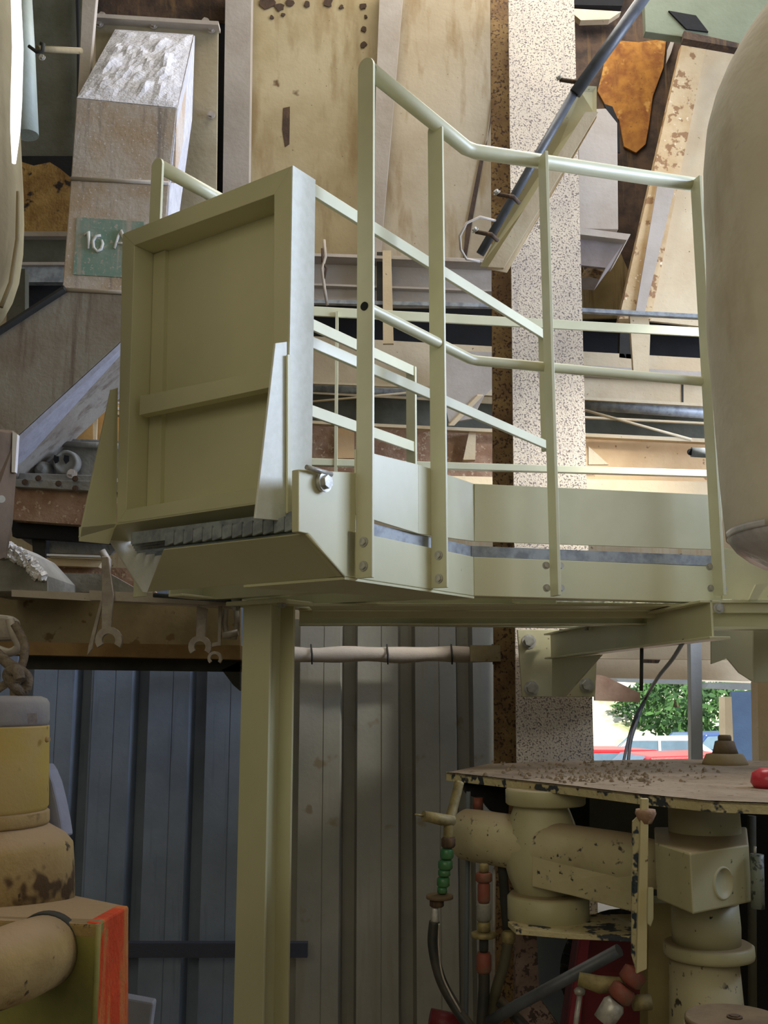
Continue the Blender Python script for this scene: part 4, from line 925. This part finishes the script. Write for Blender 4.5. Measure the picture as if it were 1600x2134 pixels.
# hoses and valves
def fit(parent, px, py0, py1, Y, r, mat, n='ring'):
    a = P(px, py0, Y); b = P(px, py1, Y)
    return part(n, MB().lathe(a, b - a, [(r * .8, 0), (r, (b - a).length * .15), (r, (b - a).length * .85), (r * .8, (b - a).length)], 16), mat, parent)
va = thing('green_valve_hose', 'green fitting and black hose drooping from the left end of the cylinder', 'hose', P(915, 1850, 2.55))
part('pipe', MB().tube(sp_([P(957, 1630, 2.6), P(946, 1675, 2.58), P(936, 1712, 2.56), P(933, 1748, 2.56)]), .012, 12), brass, va)
part('side_nipple', MB().tube([P(944, 1710, 2.56), P(920, 1708, 2.54), P(882, 1700, 2.52)], [.012, .014, .012], 12), brass, va)
part('nipple_pin', MB().tube([P(882, 1700, 2.52), P(864, 1697, 2.51)], [.003, .002], 8), brass, va)
fit(va, 934, 1745, 1766, 2.55, .017, brownd)
for y0, y1, r in ((1768, 1790, .016), (1792, 1812, .0175), (1812, 1826, .015), (1828, 1848, .0155), (1848, 1862, .012)):
    fit(va, 931 - (y0 - 1768) * .12, y0, y1, 2.55, r, green, 'green_ring')
fit(va, 916, 1864, 1874, 2.55, .032, brownp, 'flange'); fit(va, 910, 1874, 1890, 2.55, .017, brownd, 'nut'); fit(va, 906, 1890, 1926, 2.55, .009, steel, 'ferrule')
part('hose', MB().tube(sp_([P(905, 1920, 2.55), P(902, 1970, 2.55), P(918, 2040, 2.54), P(950, 2100, 2.52), P(985, 2150, 2.5), P(1010, 2200, 2.5)]), .0125, 14), hose, va)
part('wire', MB().tube(sp_([P(915, 1925, 2.53), P(914, 1975, 2.53), P(924, 2040, 2.52), P(960, 2110, 2.5)]), .0022, 6), wrench, va)
vb = thing('red_valve_hose', 'dirty red fitting stack and thick hose hanging under the cylinder barrel', 'hose', P(1010, 1900, 2.6))
for y0, y1, r, m_ in ((1800, 1818, .012, brass), (1818, 1838, .02, redf), (1838, 1882, .015, redf), (1882, 1920, .018, greycast), (1920, 1942, .016, brass), (1942, 1954, .030, brass), (1954, 1984, .011, darkgrey), (1984, 2028, .018, redf)):
    fit(vb, 1008, y0, y1, 2.58, r, m_, 'fitting')
part('hose', MB().tube(sp_([P(1008, 2026, 2.58), P(1008, 2070, 2.58), P(1000, 2200, 2.57)]), .0135, 14), hose, vb)
vc = thing('olive_hose', 'olive-grey hose just left of the speckled column foot', 'hose', P(1050, 2000, 2.62))
fit(vc, 1060, 1940, 1966, 2.62, .016, brass, 'coupling')
part('hose', MB().tube(sp_([P(1058, 1964, 2.62), P(1050, 2010, 2.62), P(1030, 2080, 2.62), P(1016, 2200, 2.62)]), .013, 14), M('olive_hose', (84, 78, 58), None, 9, .7), vc)
part('upper_pipe', MB().tube([P(1046, 1790, 2.66), P(1052, 1880, 2.66), P(1058, 1944, 2.64)], .012, 12), darkgrey, vc)
vd = thing('slim_conduit', 'slim pale upright conduit behind the hoses, from table to bottom edge', 'pipe', P(975, 2100, 2.75))
part('tube', MB().tube([P(976, 1650, 2.78), P(973, 1900, 2.78), P(970, 2200, 2.78)], .006, 12), bluegr, vd)
part('tube', MB().tube([P(1030, 1810, 2.72), P(1028, 2200, 2.72)], .004, 10), wrench, vd)
ve = thing('slanting_pipe', 'dark grey pipe slanting up from the hoses to the upright plate', 'pipe', P(1180, 2000, 2.5))
part('pipe', MB().tube([P(1020, 2130, 2.55), P(1080, 2094, 2.5), P(1290, 1980, 2.35)], .0135, 16), darkpipe, ve)
part('pipe_lower', MB().tube([P(1040, 2085, 2.6), P(1075, 2120, 2.58), P(1120, 2170, 2.55)], .013, 12), hose, ve)
part('bright_rod', MB().tube([P(1208, 2070, 2.42), P(1196, 2160, 2.42)], .006, 10), steel, ve)
part('rod_head', MB().lathe(P(1208, 2072, 2.42), (0, 0, 1), [(.011, 0), (.013, .008), (.008, .014)], 12), steel, ve)
vf = thing('red_coupling', 'worn red threaded coupling below the foot of the upright plate', 'fitting', P(1300, 2060, 2.3))
a, b = P(1328, 2020, 2.3), P(1290, 2078, 2.3)
part('upper_nut', MB().lathe(a, b - a, [(.014, 0), (.026, .006), (.026, .03), (.02, .036)], 8), redf, vf)
part('lower_nut', MB().lathe(a + (b - a) * .62, b - a, [(.02, 0), (.027, .006), (.027, .028), (.018, .034)], 8), redf, vf)
part('steel_end', MB().lathe(b + (b - a) * .15, b - a, [(.018, 0), (.024, .01), (.022, .05)], 12), steel, vf)
part('brass_arm', MB().tube([P(1205, 2040, 2.35), P(1250, 2052, 2.34), P(1300, 2050, 2.32)], [.014, .018, .013], 12), brass, vf)
part('side_lug', MB().tube([P(1318, 2090, 2.34), P(1356, 2088, 2.34)], .016, 12), brass, vf)
# red machine with a toothed wheel behind
rm = thing('red_machine', 'dark red steel frame low behind the hoses', 'machine', P(1260, 2100, 3.0))
part('frame', MB().prism([P(1212, 1930, 3.0), P(1345, 1930, 3.0), P(1345, 2250, 3.0), P(1165, 2250, 3.0)], (0, .1, 0)), redm, rm, .006)
part('frame_edge', MB().prism([P(1212, 1930, 2.97), P(1232, 1930, 2.97), P(1196, 2250, 2.97), P(1168, 2250, 2.97)], (0, .03, 0)), M('red_edge', (150, 50, 62), None, 4, .5), rm, .003)
part('base_bar', MB().tube([P(895, 2126, 2.9), P(960, 2140, 2.9)], .03, 12), redm, rm)
tw_ = thing('ribbed_wheel', 'black ribbed wheel beside the dark red frame', 'wheel', P(1190, 2030, 3.1))
wm = MB(); wcn = P(1300, 2035, 3.14)
part('disc', MB().lathe(wcn + vec(0, .05, 0), (0, -1, 0), [(.17, 0), (.18, .02), (.15, .05)], 40), black, tw_)
for k in range(36):
    an_ = 2 * math.pi * k / 36; d = vec(math.cos(an_), 0, math.sin(an_))
    part('rib', MB().beam(wcn + d * .13 - vec(0, .004, 0), wcn + d * .185 - vec(0, .004, 0), vec(-d.z, 0, d.x) * .006, (0, .02, 0)), darkgrey if k % 2 else tyre, tw_)
bg_ = thing('blue_grey_panel', 'plain blue-grey panel between the column foot and the ribbed wheel', 'panel', P(1150, 2050, 3.4))
part('panel', MB().prism([P(1100, 1935, 3.4), P(1215, 1935, 3.4), P(1215, 2250, 3.4), P(1100, 2250, 3.4)], (0, .02, 0)), bluegr, bg_)
ft = thing('column_foot_post', 'pink-grey flaked post foot under the lower trunnion plate', 'post', P(1100, 2100, 3.0))
part('post', MB().prism([P(1076, 1940, 3.0), P(1118, 1940, 3.0), P(1124, 2080, 3.0), P(1180, 2160, 3.0), P(1180, 2250, 3.0), P(1072, 2250, 3.0)], (0, .05, 0)), M('flaked_pink', (150, 128, 118), (122, 100, 88), 9, .9, speck=((78, 62, 56), 60, .53)), ft)
# pipe along the corrugated wall
wpipe = thing('wall_pipe', 'dusty lagged pipe running along the grey corrugated sheets', 'pipe', P(800, 1365, 4.8))
tp_ = []
for k in range(25):
    x = 440 + k * 25; tp_.append(P(x, 1364 + 1.2 * math.sin(k * .9), 4.85))
part('pipe', MB().tube(tp_, [.036 + .003 * math.sin(k * 1.3) for k in range(25)], 14), lav, wpipe)
for x in (648, 806, 940, 1026):
    part('tie', MB().tube([P(x, 1343, 4.83), P(x + 2, 1364, 4.80), P(x + 2, 1384, 4.83)], .004, 6), darkgrey, wpipe)
part('bracket', MB().box(P(1010, 1362, 4.82), .14, .06, .075), tanm, wpipe)

# ------------------------------------------------------------ the opening on the lower right and outdoors
hd = thing('header_beam', 'cream stained header beam above the daylight opening', 'beam', P(1400, 1370, 6.2))
slab('beam', [(1236, 1320), (1640, 1330), (1640, 1376), (1236, 1372)], 6.2, .1, hopl, hd)
slab('lower_beam', [(1236, 1372), (1640, 1378), (1640, 1420), (1236, 1412)], 6.6, .1, hopl, hd)
slab('dark_slot', [(1340, 1374), (1376, 1375), (1372, 1382), (1342, 1381)], 6.15, .05, brownd, hd)
slab('rusty_strut', [(1240, 1406), (1258, 1408), (1334, 1444), (1334, 1464), (1240, 1460)], 5.9, .04, M('strut_rust', (176, 148, 128), (150, 118, 100), 7, .8), hd)
cg = thing('corner_knee', 'cream knee bracket under the outer beam at the right edge', 'bracket', P(1560, 1360, 3.6))
slab('web', [(1482, 1312), (1580, 1312), (1580, 1422), (1568, 1420), (1540, 1402), (1515, 1372), (1482, 1384)], 3.5, .012, paint2, cg, .001)
slab('flange', [(1570, 1312), (1640, 1312), (1640, 1422), (1570, 1422)], 3.4, .012, paint, cg, .001)
gp = thing('grey_post', 'square blue-grey post standing in the daylight opening', 'post', P(1452, 1590, 6.0))
slab('post', [(1438, 1338), (1462, 1338), (1474, 2270), (1448, 2270)], 5.2, .06, M('post_bluegrey', (170, 178, 190), (158, 166, 178), 3, .5), gp, .004)
rf = thing('right_post', 'pinkish cream post at the right edge of the daylight opening', 'post', P(1592, 1500, 5.6))
slab('post', [(1578, 1420), (1640, 1420), (1650, 2200), (1592, 2200)], 5.6, .1, hopl, rf)
cv = thing('hanging_cable', 'dark cable curving down from the bracket arm to the machine table', 'cable', P(1340, 1500, 4.0))
part('cable', MB().tube(sp_([P(1425, 1335, V(1425, 1338, pA, bd_).y), P(1400, 1375, 3.3), P(1372, 1410, 3.6), P(1345, 1455, 4.0), P(1328, 1500, 4.0), P(1314, 1545, 3.9), P(1308, 1596, 3.8)]), .0065, 8), darkpipe, cv)
cv2 = thing('hanging_cable', 'short straight dark rod hanging left of the curving cable', 'cable', P(1337, 1400, 4.3))
ya = V(1337, 1350, pA, bd_).y
part('rod', MB().tube([P(1337, 1345, ya), P(1336, 1440, ya)], .006, 8), darkgrey, cv2)
part('cable', MB().tube(sp_([P(1343, 1458, 4.0), P(1326, 1490, 4.0), P(1312, 1530, 4.0), P(1298, 1592, 3.9)]), .0055, 8), darkpipe, cv)

GZ = -1.0
part('ground', MB().prism([(-60, 9.5, GZ), (80, 9.5, GZ), (80, 120, GZ), (-60, 120, GZ)], (0, 0, -.2)), outg, kind='structure')
part('hillside', MB().add([(-30, 52, GZ), (60, 52, GZ), (60, 75, 9.0), (-30, 75, 12.0), (-30, 90, 12), (60, 90, 9)], [(0, 1, 2, 3), (3, 2, 5, 4)]), slopem, kind='structure')
aw = thing('outdoor_canopy', 'pale canopy roof with dark underside strips beyond the opening', 'canopy', P(1400, 1410, 12))
slab('roof', [(1200, 1385), (1700, 1400), (1700, 1425), (1200, 1405)], 12, 1.0, whitep, aw)
slab('dark_strip', [(1280, 1412), (1434, 1416), (1434, 1426), (1290, 1420)], 11.8, .3, bluegr, aw)
slab('dark_strip', [(1478, 1422), (1576, 1424), (1576, 1438), (1470, 1434)], 11.8, .3, bluegr, aw)
slab('tarpaulin', [(1524, 1440), (1580, 1440), (1580, 1600), (1530, 1600)], 11.5, .05, M('blue_tarp', (56, 82, 116), (44, 66, 98), 1.5, .6, speck=((150, 170, 196), 3, .66)), aw)
slab('pale_column', [(1510, 1452), (1524, 1452), (1530, 1600), (1512, 1600)], 11, .2, hopl, aw)
def tree(name, label, px, py0, Y, h, r, seed):
    random.seed(seed); b = P(px, py0, Y); b.z = max(GZ, b.z - 2)
    t = thing(name, label, 'tree', b, 'trees on the slope outside')
    part('trunk', MB().tube([b, b + vec(.1, 0, h * .5), b + vec(0, 0, h * .75)], [r * .12, r * .08, r * .05], 8), barkm, t)
    m = MB(); c = b + vec(0, 0, h * .58)
    for k in range(900):
        d = Vector((random.gauss(0, 1), random.gauss(0, 1), random.gauss(0, 1))).normalized() * r * random.uniform(.35, 1) ** .6
        d *= 1 + .25 * noise.noise(d * 1.2)
        q = c + Vector((d.x, d.y, d.z * .85)); s_ = r * .10
        a = Vector((random.gauss(0, 1), random.gauss(0, 1), random.gauss(0, 1))).normalized() * s_; bb2 = a.orthogonal().normalized() * s_ * .6
        m.add([q - a, q + bb2, q + a, q - bb2], [(0, 1, 2, 3)])
    part('crown', m, leafm, t)
tree('tree', 'leafy green tree seen in the opening, left of the blue-grey post', 1412, 1540, 46, 3.4, 2.0, 1)
tree('tree', 'low leafy tree higher on the slope, behind the hanging cable', 1352, 1480, 55, 3.0, 1.8, 2)
tree('tree', 'broad dark tree between the blue-grey post and the blue tarpaulin', 1512, 1560, 38, 3.0, 1.9, 3)
def car(name, label, px, py, Y, rz, mat, L_=4.3):
    b = P(px, py, Y); b.z = GZ; t = thing(name, label, 'car', b)
    R_ = Matrix.Rotation(rz, 3, 'Z'); T = lambda x, y, z: b + R_ @ vec(x, y, z)
    side = [(-2.15, .35), (-2.15, .8), (-1.9, .92), (-1.2, .98), (-.75, 1.42), (.85, 1.45), (1.5, .98), (2.1, .9), (2.15, .35)]
    part('body', MB().prism([T(x, -.85, z) for x, z in side], R_ @ vec(0, 1.7, 0)), mat, t, .05)
    gl_ = [(-1.08, 1.0), (-.7, 1.36), (.8, 1.38), (1.3, 1.0)]
    part('windows', MB().prism([T(x, -.87, z) for x, z in gl_], R_ @ vec(0, 1.74, 0)), glassd, t)
    part('pillar', MB().prism([T(x, -.885, z) for x, z in ((.0, 1.0), (.07, 1.0), (.07, 1.38), (0, 1.38))], R_ @ vec(0, 1.77, 0)), mat, t)
    part('windscreen', MB().prism([T(-1.24, -.7, 1.0), T(-.79, -.62, 1.4), T(-.79, .62, 1.4), T(-1.24, .7, 1.0)], R_ @ vec(-.02, 0, .02)), glassd, t)
    for x in (-1.35, 1.35):
        for y in (-.86, .68): part('wheel', MB().lathe(T(x, y, .32), R_ @ vec(0, 1, 0), [(.3, 0), (.32, .03), (.32, .15), (.3, .18)], 20), tyre, t)
car('car', 'white car in sunlight beyond the opening, left of the blue-grey post', 1372, 1560, 28, math.radians(-15), carwhite)
car('car', 'red car whose roof shows low in the opening, before the white car', 1262, 1580, 22.5, math.radians(200), carred)
car('car', 'red car low behind the machine table, nearest the blue-grey post', 1400, 1590, 20.5, math.radians(8), carred)
car('car', 'blue and grey car beside the spindle cap beyond the opening', 1480, 1580, 31, math.radians(20), carblue)
bk = thing('red_item', 'small red rounded piece lying on the machine table at the right edge', 'item', Z(1600, 1642, ZP))  # small rounded red piece, its use not known
part('shell', MB().lathe(Z(1600, 1642, ZP), (0, 0, 1), [(.03, 0), (.038, .012), (.034, .034), (.016, .044)], 24), M('item_red', (206, 60, 76), None, 4, .3), bk)
